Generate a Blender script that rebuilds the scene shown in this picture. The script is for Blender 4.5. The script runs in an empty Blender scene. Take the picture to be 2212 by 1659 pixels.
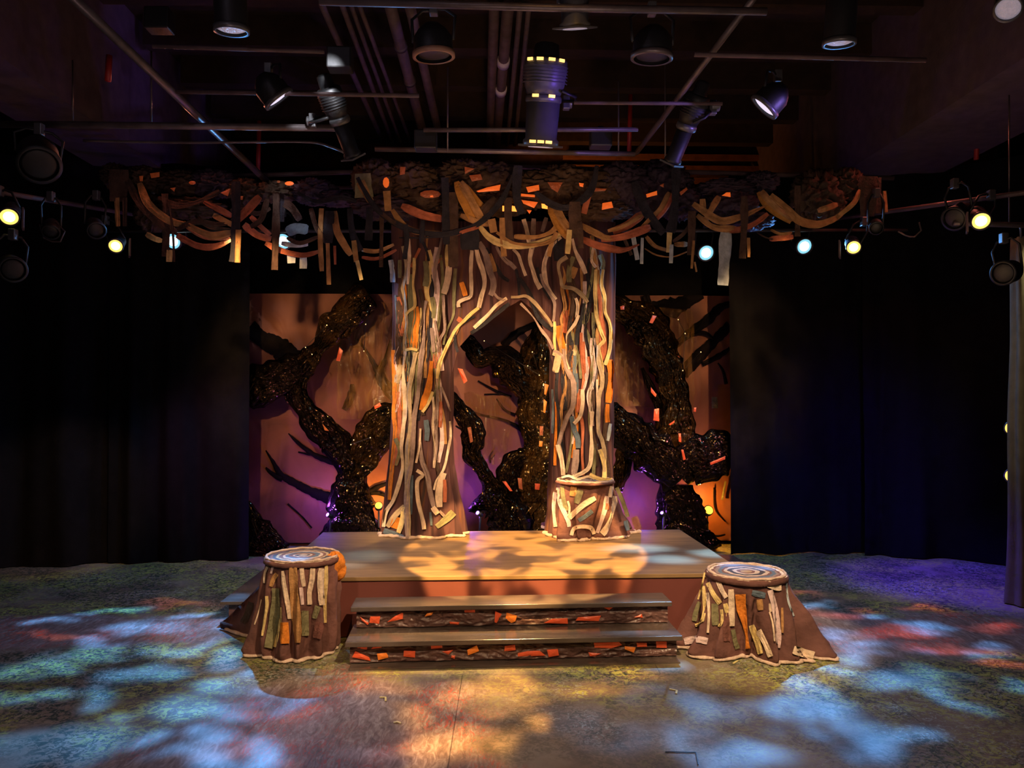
import bpy, bmesh, math, random
from math import sin, cos, pi, radians, sqrt
from mathutils import Vector, Matrix, noise, Euler
from mathutils.bvhtree import BVHTree

random.seed(7)
C = bpy.context.scene.collection
SC = bpy.context.scene
# ------------------------------------------------------------------ camera
FPX, CX, CY, HC = 1650.0, 1106.0, 829.5, 1.7
PITCH, YAW = math.atan(30.5 / FPX), -math.atan(45 / FPX)
cam_d = bpy.data.cameras.new('camera'); cam = bpy.data.objects.new('camera', cam_d); C.objects.link(cam)
cam.location = (0, 0, HC)
cam.rotation_euler = (pi / 2 + PITCH, 0, YAW)
cam_d.sensor_width = 36.0; cam_d.lens = 36.0 * FPX / 2212.0
cam_d.clip_start = .05; cam_d.clip_end = 60
SC.camera = cam
RM = Euler((pi / 2 + PITCH, 0, YAW)).to_matrix()
EYE = Vector((0, 0, HC))
def ray(px, py): return (RM @ Vector(((px - CX) / FPX, -(py - CY) / FPX, -1.0)))
def P(px, py, Y): d = ray(px, py); return EYE + d * (Y / d.y)
def F(px, py, z=0.0): d = ray(px, py); return EYE + d * ((z - HC) / d.z)
def hitp(px, py, p0, n):
    d = ray(px, py); return EYE + d * ((p0 - EYE).dot(n) / d.dot(n))
N3 = lambda x, y=0., z=0.: noise.noise(Vector((x, y, z)))
def ridge(x, y, z=0.): return 1 - abs(N3(x, y, z)) * 2.2

# ------------------------------------------------------------------ materials
def nt(name):
    m = bpy.data.materials.new(name); m.use_nodes = True
    return m, m.node_tree.nodes, m.node_tree.links, m.node_tree.nodes['Principled BSDF']
def ramp(nd, stops, interp='LINEAR'):
    r = nd.new('ShaderNodeValToRGB'); e = r.color_ramp.elements; r.color_ramp.interpolation = interp
    while len(e) < len(stops): e.new(.5)
    for k, (p, c) in enumerate(stops):
        e[k].position = p; e[k].color = (c[0], c[1], c[2], 1) if not isinstance(c, (int, float)) else (c, c, c, 1)
    return r
def mat(name, col, rough=.85, metal=0., var=.35, scale=9., bump=.25, bscale=60., uvstretch=None, spec=.5, coat=0., emis=None):
    m, nd, lk, b = nt(name)
    tc = nd.new('ShaderNodeTexCoord'); src = tc.outputs['Object']
    n = nd.new('ShaderNodeTexNoise'); n.inputs['Scale'].default_value = scale; n.inputs['Detail'].default_value = 4
    lk.new(src, n.inputs['Vector'])
    lo = tuple(max(0, c * (1 - var)) for c in col); hi = tuple(min(1, c * (1 + var)) for c in col)
    r = ramp(nd, [(.3, lo), (.7, hi)]); lk.new(n.outputs['Fac'], r.inputs['Fac'])
    lk.new(r.outputs['Color'], b.inputs['Base Color'])
    b.inputs['Roughness'].default_value = rough; b.inputs['Metallic'].default_value = metal
    b.inputs['Specular IOR Level'].default_value = spec; b.inputs['Coat Weight'].default_value = coat
    if bump:
        n2 = nd.new('ShaderNodeTexNoise'); n2.inputs['Detail'].default_value = 3
        n2.inputs['Scale'].default_value = bscale
        if uvstretch:
            mp = nd.new('ShaderNodeMapping'); mp.inputs['Scale'].default_value = (uvstretch[0], uvstretch[1], 1)
            lk.new(tc.outputs['UV'], mp.inputs['Vector']); lk.new(mp.outputs['Vector'], n2.inputs['Vector'])
            n2.inputs['Scale'].default_value = 1; n2.inputs['Distortion'].default_value = .6
        else: lk.new(src, n2.inputs['Vector'])
        bp = nd.new('ShaderNodeBump'); bp.inputs['Strength'].default_value = bump; bp.inputs['Distance'].default_value = .02
        lk.new(n2.outputs['Fac'], bp.inputs['Height']); lk.new(bp.outputs['Normal'], b.inputs['Normal'])
    if emis:
        b.inputs['Emission Color'].default_value = (*emis[0], 1); b.inputs['Emission Strength'].default_value = emis[1]
    return m
M = {}
fab = dict(c=(.66, .50, .38), p=(.60, .44, .44), y=(.68, .50, .22), o=(.62, .20, .03), g=(.20, .18, .10), d=(.028, .026, .035),
           b=(.10, .13, .17), r=(.42, .13, .07), t=(.34, .20, .10), k=(.075, .045, .035), m=(.17, .07, .06), w=(.42, .46, .50))
fab['o2'] = (.48, .22, .05); fab['t'] = (.40, .21, .085); fab['q'] = (.30, .21, .19); fab['u'] = (.42, .31, .20)
for k, v in fab.items(): M[k] = mat('cloth_' + k, v, rough=.92, var=.28, scale=14, bump=.5, bscale=45, spec=.15)
M['maroon'] = mat('maroon_cloth', (.150, .068, .060), rough=.9, var=.35, scale=5, bump=.8, bscale=14, spec=.15)
def trunk_mat():
    m, nd, lk, b = nt('trunk_cloth'); tc = nd.new('ShaderNodeTexCoord')
    mp = nd.new('ShaderNodeMapping'); mp.inputs['Scale'].default_value = (10, 10, .8); lk.new(tc.outputs['Object'], mp.inputs['Vector'])
    n = nd.new('ShaderNodeTexNoise'); n.inputs['Scale'].default_value = 1; n.inputs['Detail'].default_value = 2.5; n.inputs['Distortion'].default_value = .9; lk.new(mp.outputs['Vector'], n.inputs['Vector'])
    r = ramp(nd, [(.28, (.022, .014, .020)), (.38, (.055, .027, .031)), (.5, (.092, .042, .046)), (.62, (.105, .048, .046)), (.68, (.15, .060, .03)), (.74, (.07, .04, .036)), (.8, (.035, .032, .036))])
    lk.new(n.outputs['Fac'], r.inputs['Fac']); lk.new(r.outputs['Color'], b.inputs['Base Color']); b.inputs['Roughness'].default_value = .9; b.inputs['Specular IOR Level'].default_value = .15
    bp = nd.new('ShaderNodeBump'); bp.inputs['Strength'].default_value = 1; bp.inputs['Distance'].default_value = .05; lk.new(n.outputs['Fac'], bp.inputs['Height']); lk.new(bp.outputs['Normal'], b.inputs['Normal'])
    return m
M['trunk'] = trunk_mat()
M['fascia'] = mat('fascia_cloth', (.165, .052, .045), rough=.95, var=.12, scale=1.5, bump=.12, bscale=10, spec=.1)
def plastic(name, lo, hi, seed):
    m, nd, lk, b = nt(name); tc = nd.new('ShaderNodeTexCoord')
    n = nd.new('ShaderNodeTexNoise'); n.inputs['Scale'].default_value = 4; n.inputs['Detail'].default_value = 5; n.inputs['Distortion'].default_value = 1
    lk.new(tc.outputs['Object'], n.inputs['Vector']); r = ramp(nd, [(.40, lo), (.68, hi)]); lk.new(n.outputs['Fac'], r.inputs['Fac']); lk.new(r.outputs['Color'], b.inputs['Base Color'])
    b.inputs['Roughness'].default_value = .10; b.inputs['Specular IOR Level'].default_value = .62; b.inputs['Specular Tint'].default_value = (1, .66, .32, 1)
    mp = nd.new('ShaderNodeMapping'); mp.inputs['Scale'].default_value = (26, 2.2, 1); mp.inputs['Location'].default_value = (seed, 0, 0); lk.new(tc.outputs['UV'], mp.inputs['Vector'])
    a = nd.new('ShaderNodeTexNoise'); a.inputs['Scale'].default_value = 1; a.inputs['Detail'].default_value = 3; a.inputs['Distortion'].default_value = 1.4; a.noise_type = 'RIDGED_MULTIFRACTAL'
    lk.new(mp.outputs['Vector'], a.inputs['Vector'])
    v = nd.new('ShaderNodeTexVoronoi'); v.inputs['Scale'].default_value = 16; v.feature = 'DISTANCE_TO_EDGE'; lk.new(tc.outputs['Object'], v.inputs['Vector'])
    ad = nd.new('ShaderNodeMath'); ad.operation = 'MULTIPLY_ADD'; ad.inputs[1].default_value = 1.1; lk.new(v.outputs['Distance'], ad.inputs[0]); lk.new(a.outputs['Fac'], ad.inputs[2])
    bp = nd.new('ShaderNodeBump'); bp.inputs['Strength'].default_value = .9; bp.inputs['Distance'].default_value = .014
    lk.new(ad.outputs[0], bp.inputs['Height']); lk.new(bp.outputs['Normal'], b.inputs['Normal']); return m
M['plastic'] = plastic('black_plastic', (.003, .002, .002), (.010, .006, .005), 0)
M['plastic_b'] = plastic('brown_plastic', (.004, .003, .002), (.038, .017, .004), 5)
M['paint_black'] = mat('black_paint', (.006, .004, .004), rough=.9, spec=.1, var=.4, bump=.1)
M['metal_black'] = mat('black_metal', (.008, .008, .009), rough=.5, metal=.0, var=.3, bump=.05)
M['metal_grey'] = mat('grey_metal', (.12, .12, .125), rough=.38, metal=.5, var=.2, bump=.03)
M['pipe'] = mat('pipe_metal', (.12, .095, .095), rough=.4, metal=.4, var=.3, bump=.05)
M['pipe_dark'] = mat('dark_pipe', (.10, .062, .062), rough=.6, var=.3, bump=.05)
M['steel'] = mat('bright_steel', (.45, .45, .47), rough=.3, metal=.8, var=.1, bump=.02)
M['duct'] = mat('duct_paint', (.12, .08, .095), rough=.75, var=.2, bump=.1)
M['ceil'] = mat('ceiling_paint', (.035, .018, .010), rough=.95, var=.3, bump=.1)
M['brown_wall'] = mat('brown_boards', (.085, .035, .014), rough=.9, var=.3, bump=.1)
M['slat'] = mat('slat_wood', (.22, .085, .03), rough=.7, var=.3, bump=.1)
M['red'] = mat('red_pipe_paint', (.35, .02, .015), rough=.5, var=.15, bump=0)
M['white'] = mat('white_paint', (.65, .6, .58), rough=.5, var=.1, bump=0)
M['velour'] = mat('black_velour', (.0085, .008, .009), rough=1, var=.2, bump=.1, spec=.05)
M['grey_drape'] = mat('grey_drape', (.13, .115, .075), rough=.95, var=.15, bump=.1, spec=.1)
M['wall_black'] = mat('wall_black', (.004, .004, .005), rough=1, var=.1, bump=0, spec=.05)
M['hem'] = mat('hem_cloth', (.60, .44, .36), rough=.95, var=.25, scale=20, bump=.6, bscale=50, spec=.1)
M['bark'] = mat('crumpled_paper', (.060, .034, .020), rough=.7, var=.45, scale=7, bump=.9, bscale=14, spec=.3)
M['bark_violet'] = mat('violet_paper', (.045, .028, .045), rough=.7, var=.45, scale=7, bump=.9, bscale=14, spec=.3)
M['riser'] = mat('riser_cloth', (.13, .066, .058), rough=.34, var=.4, scale=8, bump=.6, bscale=22, spec=.5)
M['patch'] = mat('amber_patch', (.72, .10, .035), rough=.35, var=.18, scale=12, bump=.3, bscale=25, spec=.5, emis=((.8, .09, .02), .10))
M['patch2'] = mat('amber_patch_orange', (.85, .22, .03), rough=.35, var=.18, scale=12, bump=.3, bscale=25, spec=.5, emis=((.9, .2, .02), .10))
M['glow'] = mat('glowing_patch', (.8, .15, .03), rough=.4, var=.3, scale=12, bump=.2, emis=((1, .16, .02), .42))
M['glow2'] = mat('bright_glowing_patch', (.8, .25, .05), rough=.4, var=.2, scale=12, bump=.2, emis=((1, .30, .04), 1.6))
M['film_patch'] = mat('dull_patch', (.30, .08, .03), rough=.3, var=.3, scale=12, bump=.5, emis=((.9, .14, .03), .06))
M['lens_y'] = mat('warm_lit_lens', (1, .8, .4), rough=.3, var=.1, bump=0, emis=((1, .62, .12), 1.5))
M['lens_yc'] = mat('warm_lit_core', (1, .9, .6), rough=.3, var=.05, bump=0, emis=((1, .86, .42), 2.6))
M['lens_b'] = mat('cool_lit_lens', (.5, .9, 1), rough=.3, var=.1, bump=0, emis=((.22, .58, .72), 1.1))
M['lens_bc'] = mat('cool_lit_core', (.8, 1, 1), rough=.3, var=.05, bump=0, emis=((.80, 1, 1), 3))
M['lens_off'] = mat('dim_lens', (.55, .5, .55), rough=.2, var=.2, scale=30, bump=.6, bscale=60, emis=((.75, .62, .75), .20))
M['lens_pale'] = mat('pale_lens', (.7, .66, .8), rough=.3, var=.1, bump=0, emis=((.80, .75, .95), .85))
M['vent'] = mat('glowing_vent', (1, .6, .2), rough=.4, var=.1, bump=0, emis=((1, .55, .14), 1.6))
M['led_v'] = mat('violet_led', (.5, .3, 1), rough=.3, var=.05, bump=0, emis=((.35, .15, 1), 5))
M['led_o'] = mat('amber_led', (1, .6, .1), rough=.3, var=.05, bump=0, emis=((1, .55, .04), 2.6))
M['spark'] = mat('tiny_bulb', (1, .8, .5), rough=.3, var=.05, bump=0, emis=((1, .65, .25), 1.6))
M['tape'] = mat('spike_tape', (.7, .6, .25), rough=.6, var=.1, bump=0)
M['tape_w'] = mat('white_tape', (.7, .7, .65), rough=.6, var=.1, bump=0)
M['disc'] = None

def film_mat():
    m, nd, lk, b = nt('amber_film')
    b.inputs['Base Color'].default_value = (.30, .15, .035, 1); b.inputs['Roughness'].default_value = .16
    tc = nd.new('ShaderNodeTexCoord'); mp = nd.new('ShaderNodeMapping'); mp.inputs['Scale'].default_value = (14, 5, 3)
    mp.inputs['Rotation'].default_value = (0, .35, 0)
    n = nd.new('ShaderNodeTexNoise'); n.inputs['Scale'].default_value = 1; n.inputs['Detail'].default_value = 4; n.inputs['Distortion'].default_value = 1.2
    lk.new(tc.outputs['Object'], mp.inputs['Vector']); lk.new(mp.outputs['Vector'], n.inputs['Vector'])
    bp = nd.new('ShaderNodeBump'); bp.inputs['Strength'].default_value = 1; bp.inputs['Distance'].default_value = .05
    lk.new(n.outputs['Fac'], bp.inputs['Height']); lk.new(bp.outputs['Normal'], b.inputs['Normal'])
    r = ramp(nd, [(.42, .16), (.62, .55)]); lk.new(n.outputs['Fac'], r.inputs['Fac']); lk.new(r.outputs['Color'], b.inputs['Alpha'])
    return m
M['film'] = film_mat()

def flat_mat():
    m, nd, lk, b = nt('painted_flat_cloth')
    tc = nd.new('ShaderNodeTexCoord')
    n = nd.new('ShaderNodeTexNoise'); n.inputs['Scale'].default_value = 1.6; n.inputs['Detail'].default_value = 6; n.inputs['Distortion'].default_value = .8
    lk.new(tc.outputs['Object'], n.inputs['Vector'])
    r = ramp(nd, [(.3, (.115, .040, .026)), (.5, (.20, .068, .040)), (.72, (.26, .10, .062))]); lk.new(n.outputs['Fac'], r.inputs['Fac'])
    lk.new(r.outputs['Color'], b.inputs['Base Color']); b.inputs['Roughness'].default_value = .6; b.inputs['Specular IOR Level'].default_value = .3
    mp = nd.new('ShaderNodeMapping'); mp.inputs['Scale'].default_value = (3.2, 3.2, 1.6)
    n2 = nd.new('ShaderNodeTexNoise'); n2.inputs['Scale'].default_value = 1; n2.inputs['Detail'].default_value = 6; n2.inputs['Distortion'].default_value = 2.2; n2.noise_type = 'RIDGED_MULTIFRACTAL'
    lk.new(tc.outputs['Object'], mp.inputs['Vector']); lk.new(mp.outputs['Vector'], n2.inputs['Vector'])
    bp = nd.new('ShaderNodeBump'); bp.inputs['Strength'].default_value = .35; bp.inputs['Distance'].default_value = .03
    lk.new(n2.outputs['Fac'], bp.inputs['Height']); lk.new(bp.outputs['Normal'], b.inputs['Normal'])
    return m
M['flat'] = flat_mat()

def floor_mat():
    m, nd, lk, b = nt('painted_stage_floor')
    tc = nd.new('ShaderNodeTexCoord'); O = tc.outputs['Object']
    def ns(scale, det, dist=0., rough=.6, off=(0, 0, 0), sc=(1, 1, 1), rot=0):
        mp = nd.new('ShaderNodeMapping'); mp.inputs['Location'].default_value = off; mp.inputs['Scale'].default_value = sc
        mp.inputs['Rotation'].default_value = (0, 0, rot)
        lk.new(O, mp.inputs['Vector'])
        n = nd.new('ShaderNodeTexNoise'); n.inputs['Scale'].default_value = scale; n.inputs['Detail'].default_value = det
        n.inputs['Distortion'].default_value = dist; n.inputs['Roughness'].default_value = rough
        lk.new(mp.outputs['Vector'], n.inputs['Vector']); return n.outputs['Fac']
    def mix(fac, a, bcol):
        x = nd.new('ShaderNodeMix'); x.data_type = 'RGBA'
        lk.new(fac, x.inputs[0])
        for s, v in ((x.inputs[6], a), (x.inputs[7], bcol)):
            if isinstance(v, tuple): s.default_value = (*v, 1)
            else: lk.new(v, s)
        return x.outputs[2]
    def mul(a, bb):
        x = nd.new('ShaderNodeMath'); x.operation = 'MULTIPLY'; lk.new(a, x.inputs[0]); lk.new(bb, x.inputs[1]); return x.outputs[0]
    def rp(v, lo, hi):
        r = ramp(nd, [(lo, 0.), (hi, 1.)]); lk.new(v, r.inputs['Fac']); return r.outputs['Color']
    base = ramp(nd, [(.3, (.12, .085, .06)), (.5, (.20, .15, .11)), (.7, (.30, .25, .20))]); lk.new(ns(2.2, 5, .5), base.inputs['Fac'])
    fine = ns(26, 4, 1.2, .7, (3, 1, 0)); fine2 = ns(13, 5, 2.2, .75, (9, 4, 0))
    big1 = ns(1.25, 3, .4, .55, (11, 2, 0)); big2 = ns(1.0, 3, .4, .55, (-5, 7, 0))
    c = mix(mul(rp(fine, .46, .54), rp(big1, .40, .50)), base.outputs['Color'], (.030, .042, .024))
    c = mix(mul(rp(fine2, .49, .56), rp(big2, .43, .53)), c, (.36, .38, .09))
    c = mix(mul(rp(ns(30, 4, 1.5, .7, (1, 8, 0)), .54, .62), rp(ns(.9, 2, .3, .5, (4, -6, 0)), .5, .6)), c, (.38, .42, .36))
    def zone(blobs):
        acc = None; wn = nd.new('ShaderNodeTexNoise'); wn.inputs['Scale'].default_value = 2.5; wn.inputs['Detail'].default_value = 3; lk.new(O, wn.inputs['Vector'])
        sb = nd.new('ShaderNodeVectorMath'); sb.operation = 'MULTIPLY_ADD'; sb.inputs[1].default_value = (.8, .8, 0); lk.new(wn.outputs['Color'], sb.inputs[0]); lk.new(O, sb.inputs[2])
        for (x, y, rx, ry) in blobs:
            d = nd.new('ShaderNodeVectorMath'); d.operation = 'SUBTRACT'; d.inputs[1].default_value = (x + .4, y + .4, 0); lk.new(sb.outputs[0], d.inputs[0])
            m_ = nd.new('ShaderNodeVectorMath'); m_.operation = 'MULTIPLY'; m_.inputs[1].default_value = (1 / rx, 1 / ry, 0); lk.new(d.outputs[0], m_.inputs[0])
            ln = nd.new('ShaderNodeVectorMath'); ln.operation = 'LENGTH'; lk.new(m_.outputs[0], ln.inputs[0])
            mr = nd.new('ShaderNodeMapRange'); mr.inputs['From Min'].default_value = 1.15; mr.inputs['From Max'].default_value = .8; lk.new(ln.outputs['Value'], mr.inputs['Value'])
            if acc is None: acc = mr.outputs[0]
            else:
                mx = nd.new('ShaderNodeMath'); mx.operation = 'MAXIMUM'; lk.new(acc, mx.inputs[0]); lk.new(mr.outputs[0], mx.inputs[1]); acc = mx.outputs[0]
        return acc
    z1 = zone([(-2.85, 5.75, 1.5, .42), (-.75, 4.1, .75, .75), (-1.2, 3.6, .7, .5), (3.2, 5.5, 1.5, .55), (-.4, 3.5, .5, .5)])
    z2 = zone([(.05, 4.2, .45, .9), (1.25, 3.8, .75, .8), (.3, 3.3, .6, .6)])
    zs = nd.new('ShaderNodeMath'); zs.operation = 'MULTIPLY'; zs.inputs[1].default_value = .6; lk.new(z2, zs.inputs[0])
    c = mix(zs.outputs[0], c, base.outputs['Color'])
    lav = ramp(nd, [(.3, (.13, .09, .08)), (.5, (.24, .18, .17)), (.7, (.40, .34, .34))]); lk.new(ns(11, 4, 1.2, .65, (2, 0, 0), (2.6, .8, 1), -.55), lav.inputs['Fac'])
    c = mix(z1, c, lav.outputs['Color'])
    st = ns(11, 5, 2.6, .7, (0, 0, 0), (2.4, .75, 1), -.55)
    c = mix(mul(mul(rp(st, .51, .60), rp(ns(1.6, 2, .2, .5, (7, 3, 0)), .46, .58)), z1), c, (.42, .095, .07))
    # seams between floor sheets
    br = nd.new('ShaderNodeTexBrick'); br.inputs['Scale'].default_value = 1; br.offset = .5
    br.inputs['Color1'].default_value = (1, 1, 1, 1); br.inputs['Color2'].default_value = (1, 1, 1, 1); br.inputs['Mortar'].default_value = (0, 0, 0, 1)
    br.inputs['Mortar Size'].default_value = .0035; br.inputs['Mortar Smooth'].default_value = .3
    br.inputs['Brick Width'].default_value = 2.44; br.inputs['Row Height'].default_value = 1.22
    mp = nd.new('ShaderNodeMapping'); mp.inputs['Location'].default_value = (.27, .15, 0); mp.inputs['Rotation'].default_value = (0, 0, .02)
    lk.new(O, mp.inputs['Vector']); lk.new(mp.outputs['Vector'], br.inputs['Vector'])
    x = nd.new('ShaderNodeMix'); x.data_type = 'RGBA'; x.blend_type = 'MULTIPLY'; x.inputs[0].default_value = .6
    lk.new(c, x.inputs[6]); lk.new(br.outputs['Color'], x.inputs[7])
    lk.new(x.outputs[2], b.inputs['Base Color'])
    rr = ramp(nd, [(.3, .42), (.7, .58)]); lk.new(fine, rr.inputs['Fac']); lk.new(rr.outputs['Color'], b.inputs['Roughness'])
    bp = nd.new('ShaderNodeBump'); bp.inputs['Strength'].default_value = .15; bp.inputs['Distance'].default_value = .01
    lk.new(fine2, bp.inputs['Height']); lk.new(bp.outputs['Normal'], b.inputs['Normal'])
    return m
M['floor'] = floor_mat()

def deck_mat(name, col, rough):
    m, nd, lk, b = nt(name)
    tc = nd.new('ShaderNodeTexCoord'); mp = nd.new('ShaderNodeMapping'); mp.inputs['Scale'].default_value = (1, 5, 1)
    lk.new(tc.outputs['Object'], mp.inputs['Vector'])
    n = nd.new('ShaderNodeTexNoise'); n.inputs['Scale'].default_value = 3; n.inputs['Detail'].default_value = 6
    lk.new(mp.outputs['Vector'], n.inputs['Vector'])
    r = ramp(nd, [(.3, tuple(c * .75 for c in col)), (.7, tuple(c * 1.25 for c in col))]); lk.new(n.outputs['Fac'], r.inputs['Fac'])
    lk.new(r.outputs['Color'], b.inputs['Base Color']); b.inputs['Roughness'].default_value = rough
    return m
M['deck'] = deck_mat('deck_paint', (.26, .155, .07), .60)
M['tread'] = deck_mat('tread_paint', (.10, .075, .065), .20)

def disc_mat(name, seed, bright):
    m, nd, lk, b = nt(name)
    tc = nd.new('ShaderNodeTexCoord'); ln = nd.new('ShaderNodeVectorMath'); ln.operation = 'LENGTH'
    n = nd.new('ShaderNodeTexNoise'); n.inputs['Scale'].default_value = 5; n.inputs['Detail'].default_value = 3
    mp = nd.new('ShaderNodeMapping'); mp.inputs['Location'].default_value = (seed, 0, 0); lk.new(tc.outputs['UV'], mp.inputs['Vector'])
    lk.new(mp.outputs['Vector'], n.inputs['Vector'])
    lk.new(tc.outputs['UV'], ln.inputs[0])
    ad = nd.new('ShaderNodeMath'); ad.operation = 'MULTIPLY_ADD'; ad.inputs[1].default_value = .16
    lk.new(n.outputs['Fac'], ad.inputs[0]); lk.new(ln.outputs['Value'], ad.inputs[2])
    cr, br, dk, bl = (.62, .48, .38), (.20, .09, .07), (.06, .05, .06), (.12, .16, .22)
    if bright: st = [(.0, (.45, .28, .12)), (.2, br), (.27, cr), (.36, dk), (.46, cr), (.54, br), (.60, bl), (.68, (.3, .22, .2)), (.74, br), (.79, (.80, .68, .56)), (.90, br), (1., br)]
    else: st = [(.0, cr), (.17, dk), (.24, cr), (.29, br), (.37, bl), (.46, cr), (.52, br), (.6, (.5, .36, .2)), (.66, dk), (.74, br), (.80, dk), (.85, (.72, .58, .46)), (.91, br), (1., br)]
    r = ramp(nd, st, 'CONSTANT'); lk.new(ad.outputs[0], r.inputs['Fac'])
    lk.new(r.outputs['Color'], b.inputs['Base Color']); b.inputs['Roughness'].default_value = .8
    return m
M['disc1'] = disc_mat('ring_cloth_dark', 0, False); M['disc2'] = disc_mat('ring_cloth_bright', 3, True)

# ------------------------------------------------------------------ object helpers
def tag(o, label=None, cat=None, group=None, kind=None):
    if label: o['label'] = label
    if cat: o['category'] = cat
    if group: o['group'] = group
    if kind: o['kind'] = kind
    return o
def empty(name, loc, label=None, cat=None, group=None):
    o = bpy.data.objects.new(name, None); C.objects.link(o); o.location = loc; o.empty_display_size = .1
    return tag(o, label, cat, group)
def link(name, me, m, parent=None, smooth=True):
    o = bpy.data.objects.new(name, me); C.objects.link(o)
    if m: me.materials.append(m)
    if smooth: me.polygons.foreach_set('use_smooth', [True] * len(me.polygons))
    if parent:
        o.parent = parent; par = parent
        mw = Matrix.Identity(4)
        while par: mw = Matrix.LocRotScale(par.location, par.rotation_euler, None) @ (mw if par is not parent else Matrix.Identity(4)); par = None
        # parts are built in world space: undo the parent's place
        if parent.parent: o.matrix_parent_inverse = Matrix.Identity(4)
        else: o.matrix_parent_inverse = mw.inverted()
    return o
class MB:
    def __init__(s): s.v = []; s.f = []; s.uv = []
    def add(s, vs, fs, uvs=None):
        b = len(s.v); s.v += [tuple(v) for v in vs]; s.f += [tuple(i + b for i in f) for f in fs]
        s.uv += list(uvs) if uvs else [(0, 0)] * len(vs)
        return s
    def box(s, c, d, rot=None):
        vs = []
        for x in (-.5, .5):
            for y in (-.5, .5):
                for z in (-.5, .5):
                    v = Vector((x * d[0], y * d[1], z * d[2]))
                    if rot is not None: v = rot @ v
                    vs.append(v + Vector(c))
        return s.add(vs, [(0, 1, 3, 2), (4, 6, 7, 5), (0, 4, 5, 1), (2, 3, 7, 6), (0, 2, 6, 4), (1, 5, 7, 3)])
    def tube(s, pts, r, n=10, caps=True, flat=1.0, fn=None):
        pts = [Vector(p) for p in pts]; L = len(pts); rs = r if isinstance(r, (list, tuple)) else [r] * L
        T = [(pts[min(i + 1, L - 1)] - pts[max(i - 1, 0)]).normalized() for i in range(L)]
        ref = Vector((0, 1, 0)) if abs(T[0].y) < .9 else Vector((0, 0, 1))
        vs = []; uv = []; acc = 0
        for i in range(L):
            t = T[i]; a = t.cross(ref)
            if a.length < 1e-4: a = t.cross(Vector((1, 0, 0)))
            a.normalize(); b = a.cross(t).normalized()
            if i: acc += (pts[i] - pts[i - 1]).length
            for k in range(n):
                an = 2 * pi * k / n; rr = rs[i] * (fn(k / n, acc) if fn else 1)
                vs.append(pts[i] + a * cos(an) * rr + b * sin(an) * rr * flat); uv.append((k / n, acc))
        fs = [(i * n + k, i * n + (k + 1) % n, (i + 1) * n + (k + 1) % n, (i + 1) * n + k) for i in range(L - 1) for k in range(n)]
        if caps: fs += [tuple(range(n))[::-1], tuple((L - 1) * n + k for k in range(n))]
        return s.add(vs, fs, uv)
    def lathe(s, p0, axis, prof, n=28, capa=True, capb=True):
        """profile of (along, radius) about an axis"""
        axis = Vector(axis).normalized(); a = axis.orthogonal().normalized(); b = axis.cross(a)
        vs = [Vector(p0) + axis * h + (a * cos(2 * pi * k / n) + b * sin(2 * pi * k / n)) * r for h, r in prof for k in range(n)]
        L = len(prof)
        fs = [(i * n + k, i * n + (k + 1) % n, (i + 1) * n + (k + 1) % n, (i + 1) * n + k) for i in range(L - 1) for k in range(n)]
        if capa: fs.append(tuple(range(n))[::-1])
        if capb: fs.append(tuple((L - 1) * n + k for k in range(n)))
        return s.add(vs, fs)
    def grid(s, nu, nv, fn, closed=False):
        vs = []; uv = []
        for j in range(nv):
            for i in range(nu):
                u = i / (nu if closed else nu - 1); v = j / (nv - 1); vs.append(fn(u, v)); uv.append((u, v))
        m = nu if closed else nu - 1
        fs = [(j * nu + i, j * nu + (i + 1) % nu, (j + 1) * nu + (i + 1) % nu, (j + 1) * nu + i) for j in range(nv - 1) for i in range(m)]
        return s.add(vs, fs, uv)
    def mesh(s, name):
        me = bpy.data.meshes.new(name); me.from_pydata(s.v, [], s.f); me.update()
        ul = me.uv_layers.new(name='UVMap'); li = [l.vertex_index for l in me.loops]
        flat = [c for i in li for c in s.uv[i]]; ul.data.foreach_set('uv', flat)
        return me
    def build(s, name, m, parent=None, smooth=True, bevel=0, solid=0, fixn=True):
        me = s.mesh(name)
        if fixn:
            bm = bmesh.new(); bm.from_mesh(me); bmesh.ops.recalc_face_normals(bm, faces=bm.faces); bm.to_mesh(me); bm.free()
        o = link(name, me, m, parent, smooth)
        if bevel:
            b = o.modifiers.new('bevel', 'BEVEL'); b.width = bevel; b.segments = 2; b.limit_method = 'ANGLE'
        if solid:
            b = o.modifiers.new('solid', 'SOLIDIFY'); b.thickness = solid; b.offset = 0
        return o
    def bvh(s): return BVHTree.FromPolygons([Vector(v) for v in s.v], s.f)

def spline(pts, step):
    """Catmull-Rom through 2D/3D/4D tuples"""
    pts = [tuple(map(float, p)) for p in pts]; out = []
    if len(pts) == 2:
        a, b = pts; d = sqrt(sum((a[i] - b[i]) ** 2 for i in range(2))); n = max(2, int(d / step))
        return [tuple(a[i] + (b[i] - a[i]) * k / n for i in range(len(a))) for k in range(n + 1)]
    q = [pts[0]] + pts + [pts[-1]]
    for k in range(1, len(q) - 2):
        p0, p1, p2, p3 = q[k - 1:k + 3]; d = sqrt(sum((p1[i] - p2[i]) ** 2 for i in range(2))); n = max(1, int(d / step + .5))
        for j in range(n):
            t = j / n
            out.append(tuple(.5 * (2 * p1[i] + (p2[i] - p0[i]) * t + (2 * p0[i] - 5 * p1[i] + 4 * p2[i] - p3[i]) * t * t + (3 * p1[i] - p0[i] - 3 * p2[i] + p3[i]) * t ** 3) for i in range(len(p1))))
    out.append(pts[-1]); return out

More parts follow.
